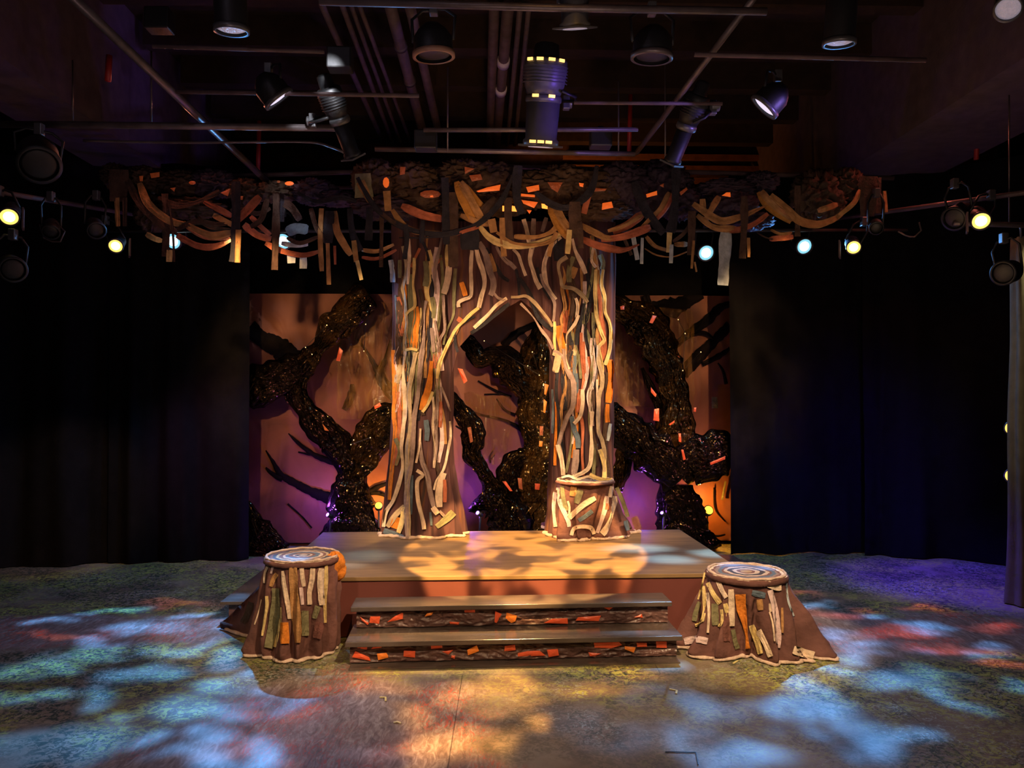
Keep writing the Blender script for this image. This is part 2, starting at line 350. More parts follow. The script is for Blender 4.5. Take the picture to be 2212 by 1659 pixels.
class Surf:
    """a surface strips are laid on: view ray against the built cloth, else the fallback depth"""
    def __init__(s, bvhs, Y): s.b = bvhs; s.Y = Y; s.last = Y
    def depth(s, px, py):
        d = ray(px, py); best = None
        for b in s.b:
            h = b.ray_cast(EYE, d)
            if h[0] is not None and (best is None or h[0].y < best): best = h[0].y
        if best is not None: s.last = best
        return s.last if best is None else best
NAMEOF = dict(o2='orange_strip', q='cream_strip', u='yellow_strip', c='cream_strip', p='cream_strip', y='yellow_strip', o='orange_strip', g='olive_strip', d='dark_strip', b='blue_strip',
              r='rust_strip', t='tan_strip', k='brown_strip', m='brown_strip', w='grey_strip')
seedc = [0.]
def strip(path, w, key, surf, parent, org=(0, 0), s=1., off=.012, wr=.010, name=None, m=None, nc=9, curl=0., step=6, taper=.12, free=None, layer=0):
    """cloth strip: path and width given on the photo's crop, laid on a surface (surf) or hung free at depth(s)"""
    seedc[0] += 3.17; sd = seedc[0]
    pts = spline([(org[0] + x / s, org[1] + y / s) for x, y in path], step); L = len(pts); W = w / s
    mb = MB(); vs = []; uvs = []
    s_last = None
    for i, (x, y) in enumerate(pts):
        a = pts[max(i - 1, 0)]; b = pts[min(i + 1, L - 1)]; tx, ty = b[0] - a[0], b[1] - a[1]; l = sqrt(tx * tx + ty * ty) or 1
        nx, ny = -ty / l, tx / l
        e = min(i, L - 1 - i) / max(1, L - 1) * 6; ww = W * .5 * (1 - taper * max(0, 1 - e)) * (1 + .35 * N3(i * .13, sd)) * ((1 - .6 * max(0, N3(i * .055 + 3, sd + 2) * 2.4 - .4)) if L > 16 else 1)
        tw = N3(i * .07 + 5, sd) * 2.2 * curl
        if curl: ww *= max(.30, abs(cos(tw)))
        yc = surf.depth(x, y) if surf else free(i / (L - 1))
        if s_last is not None and surf: yc = s_last * .35 + yc * .65
        s_last = yc
        for k in range(nc):
            c = 2 * k / (nc - 1) - 1
            j = 1 + .10 * N3(i * .5, sd + k) if k in (0, nc - 1) else 1
            px, py = x + nx * ww * c * j, y + ny * ww * c * j
            Y = yc
            if surf:
                Yk = surf.depth(px, py); Y = Yk if abs(Yk - yc) < .08 else yc
            Y -= off + layer * .003 + wr * (.9 * N3(i * .16, sd + c * 2.2) + .75 * abs(N3(c * 1.9 + 1.5 * N3(i * .05, sd), i * .06, sd)) * 2 - .5)
            if curl: Y += c * W * .5 / FPX * Y * sin(tw) * 1.2
            vs.append(P(px, py, Y)); uvs.append((k / nc, i / 10))
    fs = [(i * nc + k, i * nc + k + 1, (i + 1) * nc + k + 1, (i + 1) * nc + k) for i in range(L - 1) for k in range(nc - 1)]
    mb.add(vs, fs, uvs)
    return mb.build(name or NAMEOF[key], m or M[key], parent, fixn=False)

def rope(pts3, r, m, name, parent, n=8, jitter=.3):
    """a lumpy rolled cloth hem lying along 3D points"""
    q = spline([tuple(p) for p in pts3], .02)
    seedc[0] += 1.3; sd = seedc[0]
    rs = [r * (1 + jitter * N3(i * .35, sd)) for i in range(len(q))]
    q = [Vector(p) + Vector((0, 0, .006 * N3(i * .4, sd + 4))) for i, p in enumerate(q)]
    mb = MB(); mb.tube(q, rs, n, flat=.8); return mb.build(name, m, parent)

def poly_patch(pts, Y_or_fn, m, name, parent, org, s, thick=.004, jit=.0):
    p3 = [Y_or_fn(org[0] + x / s, org[1] + y / s) for x, y in pts]
    mb = MB(); c = sum(p3, Vector()) / len(p3); c.y -= .006
    mb.add(p3 + [c], [(i, (i + 1) % len(p3), len(p3)) for i in range(len(p3))])
    return mb.build(name, m, parent, smooth=False, solid=thick)

# ------------------------------------------------------------------ room shell
def struct(mb, name, m, **k): o = mb.build(name, m, **k); o['kind'] = 'structure'; return o
struct(MB().box((0, 3.2, -.05), (15, 15.6, .1)), 'floor', M['floor'], smooth=False)
struct(MB().box((0, 3.2, 5.45), (15, 15.6, .1)), 'ceiling', M['ceil'], smooth=False)
struct(MB().box((-7.45, 3.2, 2.7), (.1, 15.6, 5.4)), 'wall_left', M['wall_black'], smooth=False)
struct(MB().box((7.45, 3.2, 2.7), (.1, 15.6, 5.4)), 'wall_right', M['wall_black'], smooth=False)
struct(MB().box((0, 10.95, 2.7), (15, .1, 5.4)), 'wall_back', M['brown_wall'], smooth=False)
struct(MB().box((0, -4.55, 2.7), (15, .1, 5.4)), 'wall_front', M['wall_black'], smooth=False)

# soffits running to the back on both sides
o = MB().box((4.28, 3.9, 4.75), (1.05, 14, 1.3)).build('ceiling_duct', M['duct'], smooth=False); tag(o, 'wide boxed duct running to the back under the right side of the ceiling', 'duct')
o = MB().box((-3.78, 3.9, 4.75), (.66, 14, 1.3)).build('ceiling_duct', M['duct'], smooth=False); tag(o, 'boxed duct running to the back under the left side of the ceiling', 'duct')
jl = ['nearest', 'second', 'third', 'fourth', 'rearmost']
for k, y in enumerate((6.55, 7.45, 8.35, 9.25, 10.1)):
    o = MB().box((.2, y, 5.25), (7.1, .16, .3)).build('ceiling_joist', M['ceil'], smooth=False)
    tag(o, f'{jl[k]} dark joist crossing the ceiling above the pipes, counting from the front', 'joist')
for k, (z, x0, x1) in enumerate(((4.55, -3, 5.0), (4.75, -3, 5.0), (4.92, 1, 5.0), (5.08, 1, 5.0))):
    o = MB().box(((x0 + x1) / 2, 10.6, z), (x1 - x0, .08, .07)).build('wall_batten', M['slat'], smooth=False)
    tag(o, ['lowest', 'second lowest', 'second highest', 'highest'][k] + ' orange-lit horizontal batten on the brown back wall', 'batten')

# ------------------------------------------------------------------ pipes of the grid
def pipe(name, pts, r, m, label, cat='pipe', group=None, n=10):
    o = MB().tube(pts, r, n).build(name, m); return tag(o, label, cat, group)
G = 3.7
def PZ(px, py, z=G): return F(px, py, z)
def Pxz(px, py, Y): return P(px, py, Y)
pipe('ceiling_pipe', [P(-60, 268, 5.6), P(300, 271, 5.6), P(735, 277, 5.6)], .026, M['pipe'], 'long horizontal grid pipe at left, brightly lit near the left spotlight')
pipe('ceiling_pipe', [P(915, 281, 5.5), P(1378, 280, 5.5)], .017, M['pipe'], 'short brass-toned grid pipe crossing behind the central spotlight')
pipe('ceiling_pipe', [P(810, 322, 6.0), P(1372, 333, 6.0)], .020, M['pipe'], 'dark grid pipe just above the middle of the cloth canopy')
pipe('ceiling_pipe', [P(690, 3, 3.95), P(1200, 17, 3.95), P(1656, 25, 3.95)], .020, M['pipe'], 'nearest grid pipe crossing the top of the stage view')
pipe('ceiling_pipe', [P(380, 198, 5.0), P(905, 207, 5.0)], .014, M['pipe_dark'], 'thin dim grid pipe behind the left spotlight yoke')
pipe('ceiling_pipe', [P(1240, 222, 5.2), P(1560, 224, 5.2)], .013, M['pipe_dark'], 'thin dim grid pipe between central and right spotlights')
pipe('ceiling_pipe', [P(2060, 482, 5.9), P(2290, 489, 5.9)], .022, M['pipe'], 'short grey pipe at far right above the tall grey drape')
pipe('ceiling_pipe', [P(330, 100, 4.5), P(700, 112, 4.5)], .012, M['pipe_dark'], 'faint pipe crossing below the left house downlight')
pipe('ceiling_pipe', [P(1500, 118, 4.5), P(2000, 130, 4.5)], .014, M['pipe_dark'], 'faint pipe crossing below the right house downlight')
pipe('canopy_batten', [P(230, 499, 7.35), P(1100, 499, 7.35), P(1960, 497, 7.35)], .016, M['pipe'], 'slim batten running behind the hanging cloth swags')
pipe('canopy_batten', [P(225, 390, 7.0), P(1100, 360, 7.0), P(1930, 385, 7.0)], .022, M['pipe_dark'], 'dark batten the cloth canopy is tied to')
pipe('drape_batten', [P(-80, 405, 8.75), P(2300, 405, 8.75)], .022, M['pipe_dark'], 'dark batten along the top of the black stage drapes')
pipe('hanging_cable', [Vector(p) for p in spline([tuple(P(x, y, 5.75)) for x, y in ((180, 304), (400, 308), (640, 306), (700, 312), (745, 330))], .1)], .010, M['pipe'], 'grey cable sagging below the left grid pipe', 'cable')
# long pipes that run away from the viewer
pipe('ceiling_pipe', [P(120, -40, 4.0), P(578, 393, 6.9)], .028, M['pipe'], 'thick diagonal pipe sloping from upper left to the canopy')
pipe('ceiling_pipe', [P(1640, -20, 4.05), P(1375, 330, 6.1)], .020, M['pipe'], 'slim diagonal pipe sloping down from upper right toward the canopy')
for k, (a, b, r, w) in enumerate([((694, 8), (797, 238), .028, 'leftmost pipe of the bundle over the left half of the stage'),
                                  ((738, 8), (822, 238), .024, 'second pipe from the left in the overhead bundle'),
                                  ((757, 8), (840, 238), .020, 'third pipe from the left in the overhead bundle'),
                                  ((775, 8), (861, 238), .020, 'fourth pipe from the left in the overhead bundle'),
                                  ((842, 8), (903, 245), .052, 'thick overhead conduit with pale bands beside the four-pipe bundle'),
                                  ((884, 8), (938, 245), .045, 'thick dark conduit right of the banded conduit'),
                                  ((1068, 10), (1060, 245), .045, 'leftmost pipe of the overhead cluster above the arch'),
                                  ((1098, 10), (1078, 245), .050, 'thick pipe with two white collars above the arch'),
                                  ((1124, 10), (1102, 245), .024, 'thin pipe right of the white-collared pipe'),
                                  ((1143, 10), (1119, 245), .022, 'rightmost thin pipe of the cluster above the arch')]):
    p0, p1 = F(a[0], a[1], 4.9), F(b[0], b[1], 4.9)
    p2 = p1 + (p1 - p0) * .45
    root = empty('overhead_pipe', p0, 'dark ' + w if not w.startswith('thick') else w, 'pipe')
    MB().tube([p0, p1, p2], r, 12).build('pipe_run', M['pipe_dark'], root)
    if k == 7:
        for f in (.42, .70): c = p0 + (p1 - p0) * f; MB().tube([c, c + (p1 - p0).normalized() * .12], r + .01, 14).build('collar', M['white'], root)
    if k == 4:
        for f in (.3, .62): c = p0 + (p1 - p0) * f; MB().tube([c, c + (p1 - p0).normalized() * .05], r + .01, 14).build('band', M['pipe'], root)
# red sprinkler drops
for k, (px, y0, y1, Y, w) in enumerate([(560, 262, 372, 7.6, 'red sprinkler drop pipe behind the left grid pipe'), (1362, 205, 330, 7.6, 'red sprinkler drop pipe left of the right spotlight'),
                                        (236, 120, 175, 5.6, 'short red pipe end near the upper left duct'), (2112, 235, 345, 7.2, 'dim red drop pipe under the right duct')]):
    pipe('ceiling_sprinkler_pipe', [P(px, y0, Y), P(px - 3, y1, Y)], .022, M['red'], w, 'sprinkler pipe')
for k, (px, y0, y1, Y, w) in enumerate([(157, 190, 268, 5.6, 'thin hanger rod down to the left grid pipe'), (967, 205, 330, 5.9, 'thin hanger rod left of the central spotlight'),
                                        (1437, 140, 350, 5.9, 'thin hanger rod left of the right spotlight'), (2180, 200, 486, 5.9, 'thin hanger rod under the right duct'),
                                        (327, 170, 262, 5.6, 'thin hanger rod beside the thick diagonal pipe'), (1336, 235, 330, 6.0, 'thin hanger rod beside the red drop pipe')]):
    pipe('hanger_rod', [P(px, y0 - 60, Y), P(px, y1, Y)], .006, M['pipe'], w, 'rod')
for (x, y, Y, w) in [(345, 45, 5.0, 'dull grey junction box near the upper left pipes'), (920, 305, 5.6, 'small clamp block on the grid pipe left of the central spotlight'),
                     (1297, 300, 5.7, 'small clamp block on the grid pipe right of the central spotlight'), (735, 130, 5.0, 'small plug box above the left spotlight')]:
    o = MB().box(P(x, y, Y), (.16, .12, .14)).box(P(x, y - 9, Y), (.05, .05, .12)).build('ceiling_junction_box', M['metal_black'], bevel=.01, smooth=False); tag(o, w, 'box')

# ------------------------------------------------------------------ stage lanterns
def ellipsoidal(back, front, r, label, body=None, vents=False, up=None, pipe_at=None, lens='lens_off', grp=None, name='stage_spotlight', tb=.62):
    body = body or M['metal_black']; back, front = Vector(back), Vector(front); ax = (front - back); L = ax.length; ax.normalize()
    root = empty(name, back, label, 'spotlight', grp)
    MB().lathe(back, ax, [(0, r * .35), (L * .02, r * .55), (L * .14, r * .6), (L * .16, r * .78)]).build('lamp_cap', M['metal_black'], root)
    MB().lathe(back, ax, [(L * .15, r * .82), (L * .17, r * .98), (L * .24, r), (L * .40, r * .92), (L * .50, r * .74)]).build('reflector_housing', body, root); hous = [o for o in root.children if o.name.startswith('reflector_housing')][0]
    b = MB().lathe(back, ax, [(L * .49, r * .78), (L * .51, r * .84), (L * .55, r * .84), (L * .57, r * .72)]); b.build('gate_ring', M['metal_grey'], root)
    MB().lathe(back, ax, [(L * .56, r * (tb + .04)), (L * .9, r * tb), (L * .92, r * (tb + .1)), (L * .97, r * (tb + .1))]).build('lens_tube', body, root)
    tube_ = [o for o in root.children if o.name.startswith('lens_tube')][0]
    a = ax.orthogonal().normalized(); bb = ax.cross(a)
    rot = Matrix((a, bb, ax)).transposed()
    MB().box(back + ax * L * .97, (r * 1.5, r * 1.5, L * .02), rot).build('gel_frame', M['metal_grey'], tube_, smooth=False)
    MB().lathe(back, ax, [(L * .972, r * .56), (L * .985, r * .58)]).build('lens', M[lens], tube_)
    for k in range(6): # cooling fins
        h = L * (.22 + .03 * k); MB().lathe(back, ax, [(h, r * 1.0), (h + L * .006, r * 1.05), (h + L * .012, r * 1.0)], capa=False, capb=False).build('cooling_fin', body, hous)
    if vents:
        cdir = (EYE - back); cdir -= ax * cdir.dot(ax); cdir.normalize(); side = ax.cross(cdir)
        for h, rr, sp in ((.175, .98, (-.8, -.27, .27, .8)), (.505, .84, (-.45, .45)), (.935, tb + .1, (-.45, 0, .45))):
            for q in sp:
                d = (cdir * cos(q) + side * sin(q)); c = back + ax * L * h + d * r * rr * 1.02
                tt = ax.cross(d).normalized()
                MB().box(c, (r * .30, r * .06, r * .13), Matrix((tt, d, ax)).transposed()).build('vent', M['vent'], hous, smooth=False)
    # yoke and clamp
    mid = back + ax * L * .45; top = Vector(pipe_at) if pipe_at else mid + Vector((0, 0, r * 2.6))
    s = (top - mid).cross(ax); s = s.normalized() if s.length > 1e-3 else Vector((1, 0, 0))
    upd = (top - mid).normalized(); k = (top - mid).length - .06
    MB().tube([mid + s * r * 1.02, mid + s * r * 1.15 + upd * k * .6, mid + s * r * .7 + upd * k, mid - s * r * .7 + upd * k, mid - s * r * 1.15 + upd * k * .6, mid - s * r * 1.02], .011, 8).build('yoke', M['metal_black'], root); yk = [o for o in root.children if o.name.startswith('yoke')][0]
    MB().box(top - upd * .02, (.05, .05, .10)).lathe(top + Vector((-.03, 0, 0)), (1, 0, 0), [(0, .035), (.06, .035)], n=12).build('clamp', M['metal_grey'], yk, bevel=.006, smooth=False)
    return root
def parcan(center, facing, r, label, lens='lens_off', L=None, body=None, hang=None, core=None, grp=None, name='hanging_lantern', rim=None):
    """lens centre + direction the lens faces"""
    c = Vector(center); f = Vector(facing).normalized(); L = L or r * 2.6; body = body or M['metal_black']
    root = empty(name, c, label, 'spotlight', grp)
    MB().lathe(c, -f, [(-.012, r * 1.0), (0, r * 1.02), (L * .55, r * 1.0), (L * .8, r * .75), (L, r * .4)], capa=False).build('housing', body, root); hs = [o for o in root.children if o.name.startswith('housing')][0]
    MB().lathe(c, -f, [(-.016, r * .93), (-.016, r * 1.10), (.012, r * 1.10), (.012, r * .93)], capa=False, capb=False).build('lens_rim', rim or M['metal_grey'], hs)
    MB().lathe(c, -f, [(-.010, r * .35), (-.004, r * .75), (.004, r * .95)], capb=True).build('lens', M[lens], root); ln_ = [o for o in root.children if o.name.startswith('lens')][0]
    if core: MB().lathe(c + f * .006, -f, [(-.012, r * .1), (-.006, r * .45), (-.001, r * .62)]).build('lamp_core', M[core], ln_)
    mid = c - f * L * .45; top = Vector(hang) if hang else mid + Vector((0, 0, r * 2.4))
    s = (top - mid).cross(f); s = s.normalized() if s.length > 1e-3 else Vector((1, 0, 0)); upd = (top - mid).normalized(); k = (top - mid).length
    MB().tube([mid + s * r * 1.05, mid + s * r * 1.15 + upd * k * .7, mid + s * r * .6 + upd * k * .95, mid - s * r * .6 + upd * k * .95, mid - s * r * 1.15 + upd * k * .7, mid - s * r * 1.05], .009, 8).build('yoke', M['metal_black'], root); yk = [o for o in root.children if o.name.startswith('yoke')][0]
    MB().box(top, (.05, .05, .08)).build('clamp', M['metal_grey'], yk, bevel=.006, smooth=False)
    return root
body_grey = mat('grey_lantern_paint', (.075, .075, .08), rough=.42, var=.15, bump=.03)
ellipsoidal(P(1182, 92, 5.15), P(1167, 322, 5.35), .150, 'large grey central spotlight with glowing vents pointing straight down', body_grey, vents=True, tb=.74, pipe_at=P(1230, 225, 5.35) + Vector((0, .12, .05)))
ellipsoidal(P(697, 160, 5.2), P(765, 345, 5.5), .088, 'black spotlight tilted down to the right, hanging on the left grid pipe', pipe_at=P(672, 262, 5.55))
ellipsoidal(P(1522, 175, 5.2), P(1449, 358, 5.5), .088, 'black spotlight with violet lit side tilted down to the left', pipe_at=P(1545, 230, 5.3))
ellipsoidal(P(1240, -120, 3.9), P(1242, 66, 4.05), .115, 'cropped grey spotlight at top centre edge with a violet-lit side', body_grey, pipe_at=P(1215, 5, 4.1))
parcan(P(500, 63, 4.1), (0, .14, -1), .085, 'black house downlight with dim round lens at upper left', 'lens_off', L=.55, hang=P(500, -60, 4.15), name='house_downlight')
parcan(P(1813, 91, 4.3), (0, .16, -1), .085, 'black house downlight with dim round lens at upper right', 'lens_off', L=.55, hang=P(1813, -60, 4.35), name='house_downlight')
parcan(P(601, 212, 5.0), (.62, .30, -.78), .100, 'small lantern with a pale tilted lens left of the left black spotlight', 'lens_pale', L=.17, hang=P(580, 150, 5.05))
parcan(P(1652, 230, 5.0), (-.68, .28, -.74), .100, 'small lantern with a pale tilted lens right of the right black spotlight', 'lens_pale', L=.17, hang=P(1680, 165, 5.05))
rim_o = mat('copper_rim', (.30, .16, .10), rough=.5, var=.2, bump=.1)
parcan(P(937, 118, 4.4), (.05, .10, -1), .112, 'round lantern with copper rim hanging near the top left of centre', 'lens_off', L=.17, hang=P(937, 18, 4.45), rim=rim_o)
parcan(P(1408, 122, 4.4), (-.05, .10, -1), .112, 'round dark lantern with dull rim hanging near the top right of centre', 'lens_off', L=.17, hang=P(1408, 20, 4.45), rim=M['pipe'])
for o in list(bpy.data.objects):
    if o.parent and o.name.startswith('lens') and not o.name.startswith('lens_') and o.parent.get('label', '').startswith('round '): o.data.materials[0] = M['metal_black']
parcan(P(2178, 18, 4.3), (-.5, -.5, -.7), .07, 'silver lantern cropped by the top right corner', 'lens_off', body=M['steel'], hang=P(2190, -60, 4.3))
# lit warm lanterns at the sides and cool ones upstage
W = [((20, 468), 5.6, (.45, -.85, -.45), .062, 'warm lit lantern at the far left edge'), ((250, 531), 6.6, (.30, -.92, -.40), .058, 'warm lit lantern right of the leftmost lit one'),
     ((2119, 477), 5.7, (-.40, -.85, -.45), .066, 'warm lit lantern nearest the right edge, upper'), ((1844, 534), 6.6, (-.35, -.90, -.40), .060, 'warm lit lantern next to the right cool white lantern')]
for (p, Y, d, r, w) in W:
    hp = P(p[0] + (-22 if p[0] < 1000 else 22), p[1] - 55, Y + .15)
    ro = parcan(P(*p, Y), d, r, w, 'lens_y', L=.36, core='lens_yc', hang=hp)
    MB().box(P(p[0] + (30 if p[0] < 1000 else -30), p[1] + 5, Y - .02), (.012, .11, .15), Euler((0, 0, .5 if p[0] < 1000 else -.5)).to_matrix()).build('barn_door', M['pipe_dark'], ro, smooth=False)
Bl = [((374, 521), 7.5, 'cool white lantern mostly hidden behind the left end of the canopy'), ((612, 521), 7.5, 'cool white lantern behind the blue-lit cloth of the canopy'),
      ((1525, 546), 7.5, 'cool white lantern under the right canopy, left of its twin'), ((1737, 532), 7.5, 'cool white lantern under the right canopy, beside the warm one')]
for (p, Y, w) in Bl: parcan(P(*p, Y), (0, -.93, -.36), .078, w, 'lens_b', L=.3, core='lens_bc', hang=P(p[0], p[1] - 62, Y + .18))
# unlit ones
U = [((28, 582), 5.5, (.6, -.7, -.3), .085, 'unlit dark lantern low at the left edge'), ((2168, 590), 5.6, (-.8, -.5, -.2), .085, 'unlit dark lantern low at the right edge'),
     ((1893, 492), 6.4, (-.3, -.8, -.5), .055, 'small unlit lantern above the warm one at right'), ((2062, 472), 5.9, (-.7, -.4, -.4), .09, 'unlit lantern with open barn doors at right'),
     ((85, 355), 5.0, (.4, -.6, -.6), .12, 'large unlit lantern with ribbed housing at left'), ((208, 497), 6.4, (.5, -.6, -.5), .07, 'small unlit lantern beside the left warm ones'),
     ((110, 500), 6.0, (.3, -.6, -.6), .06, 'unlit lantern with looping cable between the left warm ones')]
for (p, Y, d, r, w) in U: parcan(P(*p, Y), d, r, w, 'metal_black', hang=P(p[0], p[1] - 75, Y + .1), body=M['metal_black'], rim=M['metal_black'])
pipe('ceiling_pipe', [P(-120, 395, 5.3), P(330, 470, 7.6)], .020, M['pipe_dark'], 'dark pipe carrying the lanterns at far left')
pipe('ceiling_pipe', [P(2330, 400, 5.3), P(1790, 475, 7.6)], .020, M['pipe_dark'], 'dark pipe carrying the lanterns at far right')
pipe('hanging_cable', [Vector(p) for p in spline([tuple(P(x, y, 6.0)) for x, y in ((85, 485), (95, 515), (130, 522), (140, 500), (120, 480))], .05)], .006, M['pipe'], 'pale looping cable under the far left lanterns', 'cable')
pipe('hanging_cable', [Vector(p) for p in spline([tuple(P(x, y, 6.0)) for x, y in ((1940, 500), (1955, 508), (1975, 512), (1990, 498), (1985, 480))], .05)], .006, M['pipe'], 'looping cable between the right lanterns', 'cable')

# ------------------------------------------------------------------ black drapes
def drape(name, path, z0, z1, folds, amp, m, label, hem=.0, cat='curtain', grp=None):
    pts = spline(path, .05); L = len(pts); cum = [0]
    for i in range(1, L): cum.append(cum[-1] + sqrt((pts[i][0] - pts[i - 1][0]) ** 2 + (pts[i][1] - pts[i - 1][1]) ** 2))
    n = int(cum[-1] / .025); sd = random.random() * 50
    def fn(u, v):
        s = u * cum[-1]; i = min(L - 2, max(0, next((k for k in range(L - 1) if cum[k + 1] >= s), L - 2)))
        t = (s - cum[i]) / max(1e-6, cum[i + 1] - cum[i]); x = pts[i][0] + (pts[i + 1][0] - pts[i][0]) * t; y = pts[i][1] + (pts[i + 1][1] - pts[i][1]) * t
        dx, dy = pts[i + 1][0] - pts[i][0], pts[i + 1][1] - pts[i][1]; l = sqrt(dx * dx + dy * dy)
        ph = s * folds * 2 * pi + 3 * N3(s * 1.3, sd) + .6 * N3(s * 3, sd, v * 1.5)
        a = amp * (.6 + .8 * (1 - v)) * (sin(ph) + .35 * sin(ph * 2.3 + sd)) * (.7 + .6 * N3(s * 2, sd + 7))
        z = z0 + (z1 - z0) * v
        return (x - dy / l * a + .02 * N3(s, v * 2, sd), y + dx / l * a, z)
    o = MB().grid(n, 26, fn).build(name, m); return tag(o, label, cat, grp)
xa = lambda px, Y: P(px, 900, Y).x
drape('stage_curtain', [(xa(-150, 7.6), 7.6), (xa(60, 7.8), 7.8), (xa(250, 8.0), 8.0)], .01, 4.15, 1.5, .075, M['velour'], 'leftmost black stage curtain with light-caught hem folds')
drape('stage_curtain', [(xa(235, 7.95), 7.95), (xa(400, 8.05), 8.05), (xa(538, 8.12), 8.12)], .01, 4.15, 2.2, .045, M['velour'], 'black stage curtain left of the painted flats')
drape('stage_curtain', [(xa(1576, 8.22), 8.22), (xa(1720, 8.3), 8.3), (xa(1880, 8.25), 8.25)], .01, 4.15, 1.6, .06, M['velour'], 'black stage curtain right of the painted flats with blue-lit folds')
drape('stage_curtain', [(xa(1865, 8.15), 8.15), (xa(2050, 7.9), 7.9), (xa(2260, 7.4), 7.4), (xa(2450, 6.8), 6.8)], .01, 4.15, 1.4, .07, M['velour'], 'rightmost black stage curtain with faint blue at its foot')
o = MB().box((0, 9.05, 3.55), (xa(1600, 9.05) - xa(520, 9.05), .03, 1.3)).build('border_curtain', M['velour']); tag(o, 'black border cloth hanging above the painted flats', 'curtain')
# shift border to sit over the flats
o.location.x = (xa(1600, 9.05) + xa(520, 9.05)) / 2
# tall grey rolled drape on the right edge with boom lanterns behind it
def fng(u, v):
    a = u * 2 * pi; r = .085 + .018 * sin(a * 5 + v * 2) + .03 * (1 - v) ** 3
    c = P(2222 - 14 * (1 - v), 900, 6.2)
    return (c.x + r * 1.15 * cos(a) + .02 * N3(v * 3), 6.2 + r * sin(a), .01 + v * 3.02)
o = MB().grid(48, 40, fng, closed=True).build('rolled_drape', M['grey_drape']); tag(o, 'tall grey-green rolled drape hanging at the right edge', 'curtain')
MBc = pipe('hanging_chain', [P(2204, 487, 5.95), P(2206, 520, 6.2)], .008, M['steel'], 'short bright chain above the grey rolled drape', 'chain')
for (py, w) in ((925, 'upper small warm lamp peeking out behind the grey drape'), (1028, 'lower small warm lamp peeking out behind the grey drape')):
    parcan(P(2188, py, 6.55), (-.6, -.8, 0), .062, w, 'lens_y', L=.2, hang=P(2225, py, 6.6))
pipe('boom_stand', [P(2228, 480, 6.6), Vector((P(2228, 900, 6.6).x, 6.6, 0))], .024, M['metal_black'], 'vertical boom pole behind the grey rolled drape', 'pole')

# ------------------------------------------------------------------ painted flats and crumpled plastic trees
YF = 8.85
def flat(x0, x1, y0, y1, label):
    a, b = P(x0, 900, YF).x, P(x1, 900, YF).x; zt = P(1100, y0, YF).z
    root = empty('painted_flat', ((a + b) / 2, YF, 0), label, 'flat')
    sd = random.random() * 30
    def fn(u, v):
        x = a + (b - a) * u; z = .04 + (zt - .04) * v
        return (x, YF + .018 * N3(x * 2.2, z * .9, sd) + .010 * ridge(x * 1.5 + z * .7, z * 1.1, sd), z)
    MB().grid(60, 90, fn).build('canvas', M['flat'], root)
    MB().box(((a + b) / 2, YF + .06, zt - .04), (b - a, .04, .08)).box(((a + b) / 2, YF + .06, .05), (b - a, .04, .1)).box((a + .04, YF + .06, zt / 2), (.08, .04, zt)).box((b - .04, YF + .06, zt / 2), (.08, .04, zt)).build('timber_frame', M['brown_wall'], root, smooth=False)
    return root
FL = flat(536, 872, 636, 1190, 'left canvas flat painted mauve and brown behind the left plastic tree')
FC = flat(876, 1262, 636, 1190, 'middle canvas flat seen through the arch opening')
FR = flat(1266, 1579, 637, 1180, 'right canvas flat painted brown with black boughs, glowing orange at its lower corner')
def painted(path, org, s, parent, name='painted_branch', Y=YF - .032, m=None):
    q = spline(path, 12); mb = MB(); vs = []
    for i, (x, y, w) in enumerate(q):
        a, b = q[max(i - 1, 0)], q[min(i + 1, len(q) - 1)]; tx, ty = b[0] - a[0], b[1] - a[1]; l = sqrt(tx * tx + ty * ty) or 1
        w = max(w, 1.2) * (1 + .3 * N3(i * .5, x * .01))
        for c in (-1, 0, 1): vs.append(P(org[0] + (x - ty / l * w * c) / s, org[1] + (y + tx / l * w * c) / s, Y - .006 * (1 - abs(c))))
    mb.add(vs, [(i * 3 + k, i * 3 + k + 1, i * 3 + k + 4, i * 3 + k + 3) for i in range(len(q) - 1) for k in (0, 1)])
    return mb.build(name, m or M['paint_black'], parent, solid=.004)
